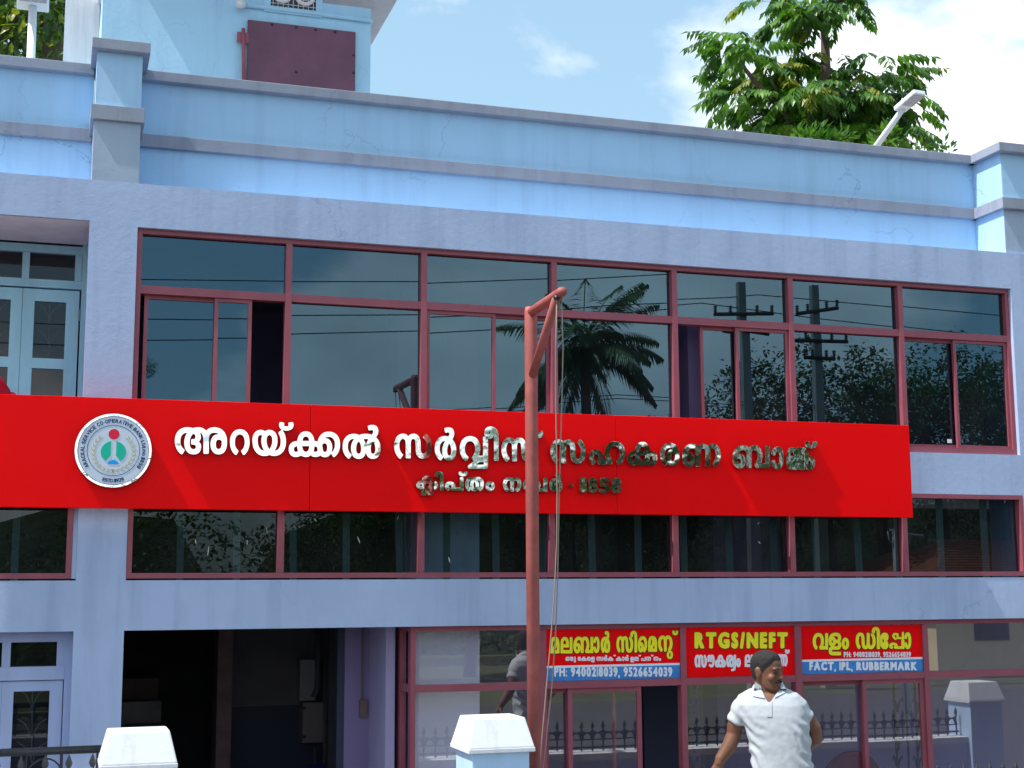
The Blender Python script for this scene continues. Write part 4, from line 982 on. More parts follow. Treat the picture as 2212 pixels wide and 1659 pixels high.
# tree behind the far left of the roof
rnd = random.Random(5); YLt = 21.0; base = Vector((X_(112, 120, YLt), YLt, 0))
TL = thing('broadleaf_tree', 'broad-leaved tree with forking dark limbs behind the left parapet', 'tree', base)
tr = MB(); lf = MB(); ly = MB(); P_ = lambda u, v, dy=0: PX(u, v, YLt+dy)
limb(tr, [base, P_(113, 200), P_(110, 110), P_(106, 75)], .34, .20, 9)
for l in ([P_(106, 75), P_(90, 50), P_(55, 25), P_(10, 0), P_(-40, -30)], [P_(106, 75), P_(112, 45), P_(125, 20), P_(135, -10)], [P_(100, 65), P_(98, 30), P_(90, -5)], [P_(55, 25), P_(35, 45), P_(5, 60)], [P_(108, 90), P_(75, 85), P_(45, 80), P_(25, 100)]): limb(tr, l, .13, .04, 7)
for i in range(120):
    u, v = rnd.uniform(-90, 150), rnd.uniform(-80, 130)
    c = P_(u, v, rnd.uniform(-1.6, 2.0))
    if 95 < u < 118 and v > 40 and rnd.random() < .8: continue
    for k in range(16):
        d = Vector((rnd.gauss(0, 1), rnd.gauss(0, 1), rnd.gauss(-.2, .8))).normalized()
        leafquad(ly if rnd.random() < .25 else lf, c+d*rnd.uniform(.05, .42), d+Vector((0, 0, -.3)), Vector((rnd.uniform(-.7, .7), rnd.uniform(-.7, .7), 1)), rnd.uniform(.16, .30), rnd.uniform(.09, .15), .04)
for mb, nm, m in ((tr, 'trunk', M_BARK), (lf, 'crown', M_LEAF_B), (ly, 'yellowish_leaves', M_LEAF_Y)):  # a random quarter of the leaves is yellower green
    o = mb.build(nm, m, None, smooth=(nm == 'trunk')); o.parent = TL; o.matrix_parent_inverse = Matrix.Translation(-base)

# ---------------------------------------------------------------- across the road: seen mirrored in the glass
def crown_mesh(seed, n=470, leaf=.34):
    """unit crown (radius ~1): leaf clumps through the volume, uneven outline"""
    r = random.Random(seed); mb = MB(); lobes = [(Vector((r.uniform(-.6, .6), r.uniform(-.6, .6), r.uniform(-.6, .7))), r.uniform(.35, .6)) for _ in range(9)]
    for i in range(n):
        lc, lr = r.choice(lobes); d = Vector((r.gauss(0, 1), r.gauss(0, 1), r.gauss(0, 1))).normalized(); c = lc+d*lr*r.random()**.4
        for k in range(14):
            e = Vector((r.gauss(0, 1), r.gauss(0, 1), r.gauss(0, .7))).normalized()
            leafquad(mb, c+e*r.uniform(.0, .10), e+Vector((0, 0, -.25)), Vector((r.uniform(-.7, .7), r.uniform(-.7, .7), 1)), r.uniform(.035, .07), r.uniform(.02, .038), .008)
    return mb.mesh('crown', M_LEAF_B)
CR = [crown_mesh(s) for s in (1, 2, 3)]
trunk_me = MB().tube([(0, 0, 0), (.03, 0, .4), (-.02, .02, .75), (0, 0, 1)], [.05, .04, .032, .02], 8).mesh('trunk', M_BARK, True)
place = [(760, 1085, -13, 2.0), (880, 990, -14, 2.1), (1010, 950, -15, 2.1), (1120, 935, -16, 2.2), (1235, 935, -18, 2.3), (1340, 915, -16, 2.2), (1450, 905, -14, 2.0), (1560, 830, -15, 2.6), (1655, 800, -16, 2.6), (1775, 752, -15, 3.0), (1890, 742, -16, 3.0),
         (2005, 745, -15, 2.9), (2115, 750, -16, 2.9), (2240, 700, -15, 3.2), (2390, 720, -16, 3.2), (2560, 760, -15, 3.2), (285, 735, -17, .55)]
words = ['first', 'second', 'third', 'fourth', 'fifth', 'sixth', 'seventh', 'eighth', 'ninth', 'tenth', 'eleventh', 'twelfth', 'thirteenth', 'fourteenth', 'fifteenth', 'sixteenth']
for i, (u, v, yb, R) in enumerate(place):
    top = RX(u, v, yb); h = max(top.z, 2.4); R2 = min(R, h*.55)
    t = thing('roadside_tree', ('slim tree mirrored at the left edge of the upper window' if i == 16 else 'leafy tree across the road mirrored in the windows, %s from the left' % words[i]), 'tree', (top.x, yb, -.02), group='trees across the road')
    o = link('crown', CR[i % 3], t); o.location = (0, 0, h-R2); o.scale = (R2*1.05, R2, R2*1.02); o.rotation_euler[2] = i*1.3
    o = link('trunk', trunk_me, t); o.scale = (R2*1.6, R2*1.6, h-R2*.9)
# low far-off growth closing the view between the trunks
hm = MB(); r = random.Random(8)
for i in range(36000):
    x = r.uniform(-26, 60); y = r.uniform(-25, -20); z = r.uniform(0, 4.4 if x < 6.4 else 1.2 if x < 8.2 else 5.2)+.5*math.sin(x*.7)
    d = Vector((r.gauss(0, 1), r.gauss(0, 1), r.gauss(.2, .8))).normalized(); leafquad(hm, Vector((x, y, max(0, z))), d, Vector((r.uniform(-.5, .5), r.uniform(-.5, .5), 1)), r.uniform(.14, .30), r.uniform(.09, .18), .04)
tag(hm.build('undergrowth', M_LEAF_B), 'dense undergrowth across the road', 'undergrowth', kind='stuff')
# dark backing added behind it so mirrored gaps show no sky, dip left open
hv = []; hf = []; xs_h = [-60+2*i for i in range(81)]
def backing_z(x):
    b_ = 4.9 if x < 5.5 else 5.6
    if 5.5 < x < 9.5: b_ = 1.3
    return b_+.35*math.sin(x*.9)+.3*math.sin(x*2.3+1)
for x in xs_h:
    for y_, k_ in ((-26, 0), (-28.5, .75), (-31, 1), (-45, .9), (-70, 0)): hv.append((x, y_, -.02+backing_z(x)*k_*(1+.05*math.sin(x*1.7+y_))))
for i in range(len(xs_h)-1):
    for j in range(4): a_ = i*5+j; hf.append((a_, a_+1, a_+6, a_+5))
tag(MB().add(hv, hf).build('dark_backing_rise', mat('backing_green', (.035, .055, .02), rough=1, var=.5, vscale=1.4, bump=1, bscale=3, bdist=.3), smooth=True), kind='structure')
# coconut palm
yb = -14; pc = RX(1268, 760, yb); r = random.Random(21)
PT = thing('coconut_palm', 'coconut palm across the road mirrored in the upper windows', 'palm', (pc.x, yb, 0))
MB().tube([(.35, 0, -.02), (.22, 0, pc.z*.4), (.05, 0, pc.z*.8), (0, 0, pc.z)], [.19, .15, .13, .12], 10).build('trunk', M_BARK, PT, smooth=True)
mb = MB()
for k in range(34):
    a = 2*math.pi*k/34*2.62+r.uniform(-.2, .2); el = r.uniform(-.35, 1.25)
    c = Vector((0, 0, pc.z)); d = Vector((math.cos(a)*math.cos(el), math.sin(a)*math.cos(el), math.sin(el))); L = r.uniform(2.0, 2.7)
    side = d.cross(Vector((0, 0, 1))).normalized(); prev = c; dirn = d.copy(); n = 34
    for i in range(n):
        dirn = (dirn+Vector((0, 0, -1.3/n))).normalized(); p = prev+dirn*(L/n)
        mb.add([prev+side*.014, p+side*.012, p-side*.012, prev-side*.014], [(0, 1, 2, 3)])
        if i > 2:
            f_ = math.sin(math.pi*(.18+.8*i/n))
            for s in (-1, 1): leafquad(mb, p, side*s*.8+dirn*.75+Vector((0, 0, -.45+r.uniform(-.2, .1))), Vector((0, 0, 1)), .80*f_*r.uniform(.85, 1.1), .075, .16)
        prev = p
mb.build('fronds', M_LEAF_C, PT)
nuts = MB()
for k in range(7): nuts.lathe([(0, -.11), (.08, -.06), (.095, 0), (.07, .07), (0, .10)], (.18*math.cos(k*.9), .18*math.sin(k*.9), pc.z-.22-.05*(k % 3)), 8)
nuts.build('coconuts', mat('coconut', (.10, .12, .03), rough=.5), PT, smooth=True)
# power poles and lines
def power_pole(label, u, vtop, yb, arms):
    p = RX(u, vtop, yb); t = thing('power_pole', label, 'power pole', (p.x, yb, -.02), group='power poles across the road')
    MB().frustum(0, 0, 0, p.z, .14, .11, .085, .075).build('post', M_CONC, t)
    for dz, half, tilt, yy in arms:
        MB().tube([(-half, .12, p.z-dz-tilt), (half, .12, p.z-dz+tilt)], .045, 4).build('crossarm', M_IRON, t)
        for s in (-.95, -.45, .45, .95):
            MB().lathe([(.012, 0), (.05, .03), (.02, .05), (.05, .08), (.02, .10), (.05, .13), (.015, .16)], (s*half, .12, p.z-dz+s*tilt+.04), 8).build('insulator', mat('porcelain', (.08, .06, .05), rough=.3), t, smooth=True)
    return p
yb = -8.5
pa = power_pole('left power pole across the road with crossarm, mirrored in the fifth window bay', 1604, 612, yb, [(.75, .75, .05, 0), (1.15, .55, -.05, 0)])
pb = power_pole('right power pole across the road with crossarms, mirrored in the sixth window bay', 1758, 618, yb, [(.62, .55, .10, 0), (1.35, .75, .02, 0), (1.75, .4, 0, 0)])
def wire(label, pts, r=.012):
    w_ = [RX(u, v, yb-.0) for u, v in pts]; t = MB().tube(w_, r, 5).build('power_line', M_IRON, None, smooth=True)
    tag(t, label, 'power line', 'power lines across the road')
wire('top power line mirrored across the upper panes', [(-600, 560), (305, 609), (620, 613), (917, 613), (1190, 603), (1450, 588), (1604, 580), (1760, 600), (2300, 640)])
wire('middle power line mirrored across the window panes', [(-600, 640), (305, 682), (620, 686), (917, 684), (1060, 679), (1330, 655), (1580, 646), (1640, 640), (1757, 650), (2300, 700)])
wire('lower power line mirrored across the window panes', [(-600, 690), (305, 728), (632, 726), (910, 719), (1060, 711), (1330, 674), (1520, 658), (1760, 690), (2300, 750)])
wire('upper cable of the low bundle in front of the trees', [(600, 905), (1106, 876), (1340, 858), (1760, 880), (2212, 925), (2700, 960)], .010)
wire('lower cable of the low bundle in front of the trees', [(600, 915), (1106, 884), (1340, 866), (1760, 886), (2212, 936), (2700, 975)], .010)
# white concrete post with bracket, mirrored in the low band
yb2 = -1.5; pp = RX(1938, 1152, yb2)
t = thing('concrete_post', 'pale concrete post with a forked bracket mirrored in the low window band', 'post', (pp.x, yb2, 0))
MB().tube([(0, 0, RZ-.03), (0, 0, pp.z)], [.085, .07], 12).build('post', M_WHITE, t, smooth=True)
MB().tube([(.42, 0, pp.z-.03), (-.12, 0, pp.z+.02)], .02, 6).build('crossarm', M_LAMP, t)
for s in (-1, 1): MB().tube([(.02*s, 0, pp.z-.28), (.15*s, 0, pp.z-.15), (.17*s, 0, pp.z)], .014, 6).build('bracket', M_LAMP, t, smooth=True)
# tiled house across the road
M_TILE = mat('clay_tile', (.42, .13, .08), rough=.8, var=.3, vscale=5)
hp = RX(2130, 1420, -9.5)
t = thing('tiled_house', 'small house with a red tiled hip roof across the road, mirrored in the shop glass', 'house', (hp.x+2.6, -13, -.02))
MB().box(-3.2, 3.2, -2.5, 2.5, 0, 2.2).build('wall', mat('cream_wall', (.62, .52, .34), rough=.9, var=.1), t)
rf = MB().frustum(0, 0, 2.2, 3.5, 3.8, 3.1, 1.4, .05).build('roof', M_TILE, t)
for k in range(18):
    f_ = k/18; z = 2.2+1.3*f_; hx = 3.8-2.4*f_; hy = 3.1-3.05*f_
    MB().box(-hx, hx, hy-.03, hy+.015, z-.0, z+.035).build('tile_course', M_TILE, t)
for x in (-1.6, 1.4): MB().box(x-.5, x+.5, 2.49, 2.54, .9, 1.8).build('window', M_IRON, t)
MB().box(-.4, .4, 2.49, 2.53, 0, 1.9).build('door', M_BROWN, t)

# ================================================================ FURNITURE SEEN THROUGH THE GLASS
def plastic_chair(label, X, Y, rz, m, z0=.03):
    t = thing('plastic_chair', label, 'chair', (X, Y, z0), rz)
    s = MB(); n = 12                                                  # seat and back as one curved moulding, front is -y
    def slab(grid, th, nrm):
        R = len(grid); C = len(grid[0]); v = [p for r_ in grid for p in r_]; v2 = [tuple(Vector(p)+Vector(nrm)*th) for p in v]
        fs = []
        for i in range(R-1):
            for j in range(C-1): a = i*C+j; fs.append((a, a+1, a+C+1, a+C)); k = R*C; fs.append((k+a, k+a+C, k+a+C+1, k+a+1))
        k = R*C
        for i in range(R-1): fs += [(i*C, (i+1)*C, k+(i+1)*C, k+i*C), (i*C+C-1, k+i*C+C-1, k+(i+1)*C+C-1, (i+1)*C+C-1)]
        for j in range(C-1): fs += [(j, k+j, k+j+1, j+1), ((R-1)*C+j, (R-1)*C+j+1, k+(R-1)*C+j+1, k+(R-1)*C+j)]
        return v+v2, fs
    g = [[(-.22+.44*j/8, -.22+.42*i/6, .43-.025*math.sin(math.pi*i/6)*math.sin(math.pi*j/8)) for j in range(9)] for i in range(7)]
    MB().add(*slab(g, .018, (0, 0, 1))).build('seat', m, t, smooth=True)
    g = []
    for i in range(9):
        f_ = i/8; row = []
        for j in range(13):
            a = (j/12-.5)*2; hw = .25-.02*f_; top = .47+.38*f_*(1-.42*abs(a)**2.4*f_); row.append((a*hw, .20+.09*f_-.09*a*a, top))
        g.append(row)
    MB().add(*slab(g, .016, (0, 1, 0))).build('backrest', m, t, smooth=True)
    for sx_ in (-1, 1):
        MB().tube([(sx_*.24, .2, .66), (sx_*.28, 0, .65), (sx_*.27, -.2, .64), (sx_*.24, -.23, .45)], .022, 8).build('armrest', m, t, smooth=True)
        for yy in (-.2, .19): MB().tube([(sx_*.20, yy, .43), (sx_*.25, yy*1.2, 0)], [.026, .018], 8).build('leg', m, t, smooth=True)
    return t
M_CHR = mat('maroon_plastic', (.16, .018, .04), rough=.35, spec=.5); M_CHR2 = mat('red_plastic', (.5, .012, .04), rough=.35, spec=.5)
yc = 10.55; zc = Z_(1825, 1613, yc)-.03
plastic_chair('maroon plastic armchair behind the shop glass right of the man', X_(1826, 1640, yc), yc, math.pi-.3, M_CHR, z0=zc-.85+.03)
plastic_chair('red plastic chair edge at the far left above the signboard', X_(-52, 820, 10.15), 10.15, math.pi, M_CHR2, z0=Z_(-20, 800, 10.15)-.85)
# ornamental iron grille column inside the shop
yi = 10.25
gr = thing('iron_grille', 'black wrought iron grille column with leaf scrolls behind the shop glass', 'grille', (X_(1955, 1600, yi), yi, .03))
gx0 = gr.location.x
gl = lambda u, v: Vector((X_(u, v, yi)-gx0, 0, Z_(u, v, yi)-.03))
for u in (1927, 1952, 1972, 1994): a = gl(u, 1400); MB().tube([(a.x, 0, 0), (a.x, 0, ZL-.02)], .009, 6).build('bar', M_IRON, gr)
for k in range(9):
    v = 1500+k*42
    for u, s in ((1939, -1), (1939, 1), (1983, -1), (1983, 1)):
        MB().tube([gl(u, v+38), gl(u+s*3, v+20), gl(u+s*9, v+6), gl(u+s*11, v+16)], [.010, .010, .007, .005], 6).build('scroll', M_IRON, gr, smooth=True)
gr2 = thing('iron_grille', 'narrow black iron grille strip behind glass left of the man', 'grille', (X_(1498, 1600, yi), yi, .03))
gx0 = gr2.location.x
for u in (1486, 1512): a = gl(u, 1400); MB().tube([(a.x, 0, 0), (a.x, 0, ZL-.02)], .012, 6).build('bar', M_IRON, gr2)
for k in range(9):
    for s in (-1, 1): MB().tube([gl(1499, 1500+k*42), gl(1499+s*3, 1480+k*42), gl(1499+s*10, 1468+k*42)], .009, 6).build('scroll', M_IRON, gr2, smooth=True)

# ================================================================ THE MAN
MY = 7.62
S_ = 357.0
mx0 = X_(1665, 1450, MY)
AZ = math.atan2(mx0, MY)
MZ = RZ
zh = Z_(1661, 1407, MY)
HT = zh-MZ                                                         # standing height
def ml(u, v): return (u-1665)/S_, HT-(v-1407)/S_                     # picture -> man's own x (right in the picture) and height
MAN = thing('person', 'man in a white polo shirt looking right with one arm behind his back', 'person', (mx0, MY, MZ), -AZ)
class Loft:
    def __init__(s): s.v = []; s.f = []
    def rings(s, R, n=24, cap=True):
        n0 = len(s.v)
        for r_ in R: s.v += [tuple(p) for p in r_]
        for i in range(len(R)-1):
            for j in range(n): a = n0+i*n+j; b = n0+i*n+(j+1) % n; s.f.append((a, b, b+n, a+n))
        if cap: s.f.append(tuple(n0+j for j in reversed(range(n)))); s.f.append(tuple(n0+(len(R)-1)*n+j for j in range(n)))
    def path(s, pts, rad_, n=18, flat=None):
        pts = [Vector(p) for p in pts]; R = []; e = None
        for i, p in enumerate(pts):
            t = (pts[min(i+1, len(pts)-1)]-pts[max(i-1, 0)]).normalized()
            if e is None: e = t.cross(Vector((0, 1, 0))).normalized()
            else: e = (e-t*e.dot(t)).normalized()
            g = t.cross(e); r1 = rad_[i]; r2 = r1*(flat[i] if flat else 1)
            R.append([p+e*math.cos(2*math.pi*j/n)*r1+g*math.sin(2*math.pi*j/n)*r2 for j in range(n)])
        s.rings(R, n)
    def ell(s, c, r, n=16, rot=None):
        R = []
        for i in range(1, 12):
            a = math.pi*i/12; R.append([Vector((r[0]*math.sin(a)*math.cos(2*math.pi*j/n), r[1]*math.sin(a)*math.sin(2*math.pi*j/n), -r[2]*math.cos(a))) for j in range(n)])
        R = [[(rot @ p if rot else p)+Vector(c) for p in r_] for r_ in R]; s.rings(R, n)
    def horiz(s, L, n=28):
        """L: (x, y, z, half width, half depth, exponent)"""
        R = []
        for x, y, z, a, b, ex in L:
            ring = []
            for j in range(n):
                t = 2*math.pi*j/n; c_, s_ = math.cos(t), math.sin(t)
                ring.append(Vector((x+a*math.copysign(abs(c_)**(2/ex), c_), y+b*math.copysign(abs(s_)**(2/ex), s_), z)))
            R.append(ring)
        s.rings(R, n)
def remesh(L, voxel, smooth=4, fac=.5):
    me = bpy.data.meshes.new('tmp'); me.from_pydata(L.v, [], L.f)
    bm = bmesh.new(); bm.from_mesh(me); bmesh.ops.recalc_face_normals(bm, faces=bm.faces); bm.to_mesh(me); bm.free()
    o = bpy.data.objects.new('tmp', me); COL.objects.link(o)
    m = o.modifiers.new('r', 'REMESH'); m.mode = 'VOXEL'; m.voxel_size = voxel; m.use_smooth_shade = True
    m2 = o.modifiers.new('s', 'SMOOTH'); m2.factor = fac; m2.iterations = smooth
    bpy.context.view_layer.update()
    out = bpy.data.meshes.new_from_object(o.evaluated_get(bpy.context.evaluated_depsgraph_get()))
    bpy.data.objects.remove(o); bpy.data.meshes.remove(me)
    out.polygons.foreach_set('use_smooth', [True]*len(out.polygons)); out.materials.clear(); return out
M_SKIN = mat('skin', (.155, .066, .038), rough=.50, spec=.4, var=.16, vscale=14, bump=.15, bscale=90, bdist=.002)
M_HAIR = mat('hair', (.014, .013, .014), rough=.85, spec=.15, var=.6, vscale=60, vcol=(.035, .034, .035), bump=.9, bscale=130, bdist=.004)
M_SHIRT = mat('white_polo', (.42, .45, .49), rough=.9, spec=.15, bump=.25, bscale=350, bdist=.0015)
M_TROU = mat('dark_trousers', (.035, .036, .045), rough=.9, bump=.3, bscale=200)
M_SHOE = mat('black_shoe', (.015, .013, .012), rough=.4)
bx0, bz0 = ml(1683, 1659)                                            # middle of the trunk at the bottom of the frame
sl = ml(1592, 1492); sr_ = ml(1728, 1490)
el_l = ml(1584, 1580); wr_l = ml(1551, 1642); el_r = ml(1757, 1588)
HD = rad(57)                                                         # head turned to his left
hc = Vector((ml(1657, 1)[0], -.015, HT-.115))
Rh = Matrix.Rotation(HD, 3, 'Z') @ Matrix.Rotation(rad(4), 3, 'X')
def hp_(x, y, z): return hc+Rh @ Vector((x, y, z))
sh = Loft()
# head: rows (z, front, back, half width) in head space, face towards -y
rows = [(-.118, -.070, -.020, .026), (-.108, -.084, .010, .042), (-.092, -.087, .035, .053), (-.07, -.086, .060, .061), (-.045, -.086, .078, .066), (-.015, -.086, .090, .070), (.02, -.089, .096, .073), (.05, -.087, .096, .073), (.075, -.077, .088, .067), (.095, -.057, .070, .053), (.108, -.033, .045, .033), (.113, -.012, .022, .014)]
R = []
for z, f_, b, w_ in rows:
    cy = (f_+b)/2; dy = (b-f_)/2; R.append([hp_(w_*math.copysign(abs(math.cos(t))**.92, math.cos(t)), cy+dy*math.sin(t), z) for t in [2*math.pi*j/28 for j in range(28)]])
sh.rings(R, 28)
def hell(c, r): sh.ell(hp_(*c), r, 14, Rh)
hell((0, -.092, -.030), (.0155, .022, .013)); hell((0, -.090, -.012), (.010, .016, .024)); hell((-.011, -.088, -.034), (.009, .012, .008)); hell((.011, -.088, -.034), (.009, .012, .008))   # nose
hell((0, -.080, .022), (.052, .014, .012))                                    # brow
hell((0, -.083, -.064), (.026, .012, .006)); hell((0, -.083, -.074), (.023, .012, .007)); hell((0, -.074, -.103), (.024, .018, .015))   # lips, chin
for s in (-1, 1):
    hell((s*.045, -.062, -.03), (.022, .022, .022))                           # cheeks
    hell((s*.075, .012, -.012), (.009, .019, .032)); hell((s*.078, .018, .006), (.008, .018, .018))   # ears
# neck
sh.path([hp_(0, .02, -.06), hp_(0, .012, -.11), Vector((hc.x-.005, .012, HT-.26)), Vector((hc.x-.005, .02, HT-.33))], [.058, .059, .066, .09], 20)
# trunk
zs_ = sl[1]
trunk = [(bx0-.005, .0, HT*.47, .165, .115, 2.4), (bx0, 0, HT*.53, .168, .118, 2.4), (bx0, -.005, bz0, .160, .118, 2.5), (bx0-.008, -.008, bz0+.12, .158, .115, 2.5), (bx0-.02, -.008, bz0+.25, .168, .115, 2.5), (bx0-.045, -.003, zs_-.13, .180, .112, 2.5), (bx0-.058, .002, zs_-.07, .182, .104, 2.4), (bx0-.065, .008, zs_-.02, .165, .085, 2.2), (bx0-.065, .012, zs_+.015, .105, .065, 2.0), (bx0-.062, .012, zs_+.045, .062, .055, 2.0)]
sh.horiz(trunk)
# arms
La = [Vector((sl[0]+.06, .0, sl[1]-.065)), Vector((sl[0]+.020, .0, sl[1]-.125)), Vector((el_l[0]+.004, .01, el_l[1]+.04)), Vector((el_l[0], .012, el_l[1])), Vector((el_l[0]-.03, -.005, el_l[1]-.07)), Vector((wr_l[0]+.008, -.03, wr_l[1]+.03)), Vector((wr_l[0], -.035, wr_l[1]))]
sh.path(La, [.056, .056, .046, .044, .044, .032, .028])
Ra = [Vector((sr_[0]-.06, .0, sr_[1]-.065)), Vector((sr_[0]-.010, .008, sr_[1]-.125)), Vector((el_r[0]-.02, .035, el_r[1]+.06)), Vector((el_r[0]-.012, .06, el_r[1])), Vector((el_r[0]-.05, .12, el_r[1]-.035)), Vector((bx0+.05, .155, el_r[1]-.09)), Vector((bx0+.0, .158, el_r[1]-.10))]
sh.path(Ra, [.056, .055, .047, .046, .044, .032, .028])
# hands: palm, four fingers, thumb
def hand(w_, d, pn, s, curl):
    """w_ wrist, d along the hand, pn palm normal, s thumb side sign"""
    d = d.normalized(); pn = (pn-d*pn.dot(d)).normalized(); sd = d.cross(pn)*s
    sh.path([w_-d*.01, w_+d*.03, w_+d*.065, w_+d*.092], [.026, .036, .041, .036], 14, [.8, .5, .42, .42])
    for k, (off, L) in enumerate(((.030, .068), (.010, .077), (-.010, .072), (-.029, .056))):
        p = w_+d*.085+sd*off; dirn = d.copy(); pts = [p-d*.02]
        for j in range(4):
            pts.append(p.copy()); dirn = (dirn+pn*curl*(.45+.12*k)).normalized(); p = p+dirn*L/3
        sh.path(pts, [.0095, .0095, .0088, .0078, .0062][:len(pts)], 8)
    p = w_+d*.030+sd*.030; pts = [w_+d*.012+sd*.015, p, p+(d*.7+sd*.6+pn*.25).normalized()*.034, p+(d*.85+sd*.45+pn*.4).normalized()*.062]
    sh.path(pts, [.014, .0125, .0105, .0075], 8)
hand(La[-1], Vector((-.35, -.10, -.93)), Vector((.75, .45, -.2)), -1, .55)
hand(Ra[-1], Vector((-.93, .05, -.25)), Vector((.0, .9, .2)), 1, .6)
# legs
for s in (-1, 1):
    x = bx0+s*.088
    sh.path([(x, 0, HT*.50), (x+s*.005, -.005, HT*.40), (x+s*.005, 0, HT*.28), (x+s*.003, .01, HT*.20), (x, .02, HT*.09), (x, .02, .05)], [.088, .082, .058, .055, .04, .04], 16)
    sh.path([(x, .045, .035), (x, -.02, .04), (x+s*.01, -.11, .03), (x+s*.012, -.16, .022)], [.036, .042, .040, .026], 12, [.9, .9, .75, .7])
body = remesh(sh, .0052, 3); body.materials.append(M_SKIN); body.name = 'body'; body_o = link('body', body, MAN)
# eyes
for s in (-1, 1):
    c = hp_(s*.031, -.0762, .001); mb = MB(); mb.lathe([(0, -.006), (.011, -.004), (.013, 0), (.011, .004), (0, .006)], c, 10)
    mb.build('eye', mat('eye_dark', (.02, .014, .012), rough=.15), MAN, smooth=True)
    Lb = Loft(); Lb.path([hp_(s*.013, -.0905, .020), hp_(s*.030, -.0875, .025), hp_(s*.049, -.072, .020)], [.0032, .004, .0018], 8)
    MB().add(Lb.v, Lb.f).build('eyebrow', M_HAIR, MAN, smooth=True)
Lm = Loft(); Lm.path([hp_(-.028, -.080, -.060), hp_(-.015, -.0905, -.053), hp_(0, -.0945, -.051), hp_(.015, -.0905, -.053), hp_(.028, -.080, -.060)], [.003, .0062, .0058, .0062, .003], 8)
MB().add(Lm.v, Lm.f).build('moustache', M_HAIR, MAN, smooth=True)
# hair: a thin uneven shell over the skull above a hairline that dips behind the ears
def skull(z):
    for (z0, f0, b0, w0), (z1, f1, b1, w1) in zip(rows[:-1], rows[1:]):
        if z <= z1: t = (z-z0)/(z1-z0); return f0+(f1-f0)*t, b0+(b1-b0)*t, w0+(w1-w0)*t
    return rows[-1][1:]
def hairline(t):                                     # t: 0 = face, 1 = nape
    k = [(0, .070), (.14, .074), (.24, .052), (.34, .030), (.42, .000), (.47, -.022), (.50, .022), (.58, .012), (.66, -.045), (.80, -.078), (1, -.082)]
    for (a0, h0), (a1, h1) in zip(k[:-1], k[1:]):
        if t <= a1: return h0+(h1-h0)*(t-a0)/(a1-a0)
    return k[-1][1]
hb = MB(); NT, NL = 72, 18; grid = []
for i in range(NT):
    t = 2*math.pi*i/NT; tt = abs(((t+math.pi/2) % (2*math.pi)) / math.pi-0) ; ang = (t+math.pi/2) % (2*math.pi); tt = ang/math.pi if ang <= math.pi else 2-ang/math.pi
    z0 = hairline(tt)+.004*noise.noise(Vector((i*.9, 3, 1))); col_ = []
    for j in range(NL+1):
        f_ = j/NL; z = z0+(.1125-z0)*math.sin(f_*math.pi/2)**.9; fr_, bk_, w_ = skull(z); cy = (fr_+bk_)/2; dy = (bk_-fr_)/2
        p = Vector((w_*math.copysign(abs(math.cos(t))**.92, math.cos(t)), cy+dy*math.sin(t), z)); n_ = Vector((p.x/.07, (p.y-cy)/.09, max(0, z)/.09)).normalized()
        thick = .0095*min(1, f_*4+.12)*(.75+.25*tt)+.0025*noise.noise(p*70)+.003*noise.noise(p*28)
        col_.append(hp_(*(p+n_*max(.0012, thick))))
    grid.append(col_)
vs = [p for c_ in grid for p in c_]; fs = []
for i in range(NT):
    for j in range(NL): a0 = i*(NL+1)+j; b0 = ((i+1) % NT)*(NL+1)+j; fs.append((a0, b0, b0+1, a0+1))
fs.append(tuple(i*(NL+1)+NL for i in range(NT)))
hb.add(vs, fs).build('hair', M_HAIR, MAN, smooth=True)
# shirt
s2 = Loft()
tr2 = [(x, y, z, a*1.075+.006, b*1.10+.008, e) for x, y, z, a, b, e in trunk[:-1]]
tr2 = [(bx0, 0, HT*.455, .185, .135, 2.4)]+tr2[1:]
tr2[-1] = (trunk[-2][0], trunk[-2][1], trunk[-2][2]+.006, .112, .074, 2.0)
s2.horiz(tr2)
hl_ = ml(1591.5, 1556); hr_ = ml(1737.5, 1549)
s2.path([Vector((sl[0]+.105, .005, sl[1]-.045)), Vector((sl[0]+.060, .003, sl[1]-.060)), Vector((sl[0]+.030, .002, sl[1]-.092)), Vector((sl[0]+.012, .004, sl[1]-.14)), Vector((hl_[0], .008, hl_[1]))], [.055, .061, .064, .063, .061], 20)
s2.path([Vector((sr_[0]-.105, .005, sr_[1]-.045)), Vector((sr_[0]-.058, .003, sr_[1]-.060)), Vector((sr_[0]-.026, .005, sr_[1]-.092)), Vector((sr_[0]-.005, .013, sr_[1]-.14)), Vector((hr_[0]-.003, .028, hr_[1]))], [.055, .061, .064, .063, .061], 20)
shm = remesh(s2, .0062, 5)
nrm_ = [v.normal.copy() for v in shm.vertices]
for v, vn in zip(shm.vertices, nrm_):                                # folds pulled from armpits and across the belly
    p = v.co; f1 = math.sin((p.z*1.0+(p.x-bx0)*.75)*75+noise.noise(p*6)*5)*.5+.5
    side = min(1, max(0, (abs(p.x-bx0+.02)-.05)/.1)); low = min(1, max(0, (bz0+.42-p.z)/.25)); w_ = side*low
    v.co += vn*(.0115*w_*(f1-.5)*2*(noise.noise(p*9)+.6)+.0035*noise.noise(Vector((p.x*9, p.y*9, p.z*16)))*low+.0012*noise.noise(p*40))
vx, vz = ml(1659, 1511)
nl, nr = ml(1640, 1470), ml(1683, 1484)
bm = bmesh.new(); bm.from_mesh(shm); dead = []
for f in bm.faces:
    c = f.calc_center_median()
    if c.y < .035 and c.z > vz:
        k = (c.z-vz)/(nl[1]-vz); xl = vx-.006+(nl[0]-vx)*k*1.0; xr_ = vx+.006+(nr[0]-vx)*k*1.3
        if xl < c.x < xr_: dead.append(f)
bmesh.ops.delete(bm, geom=dead, context='FACES')
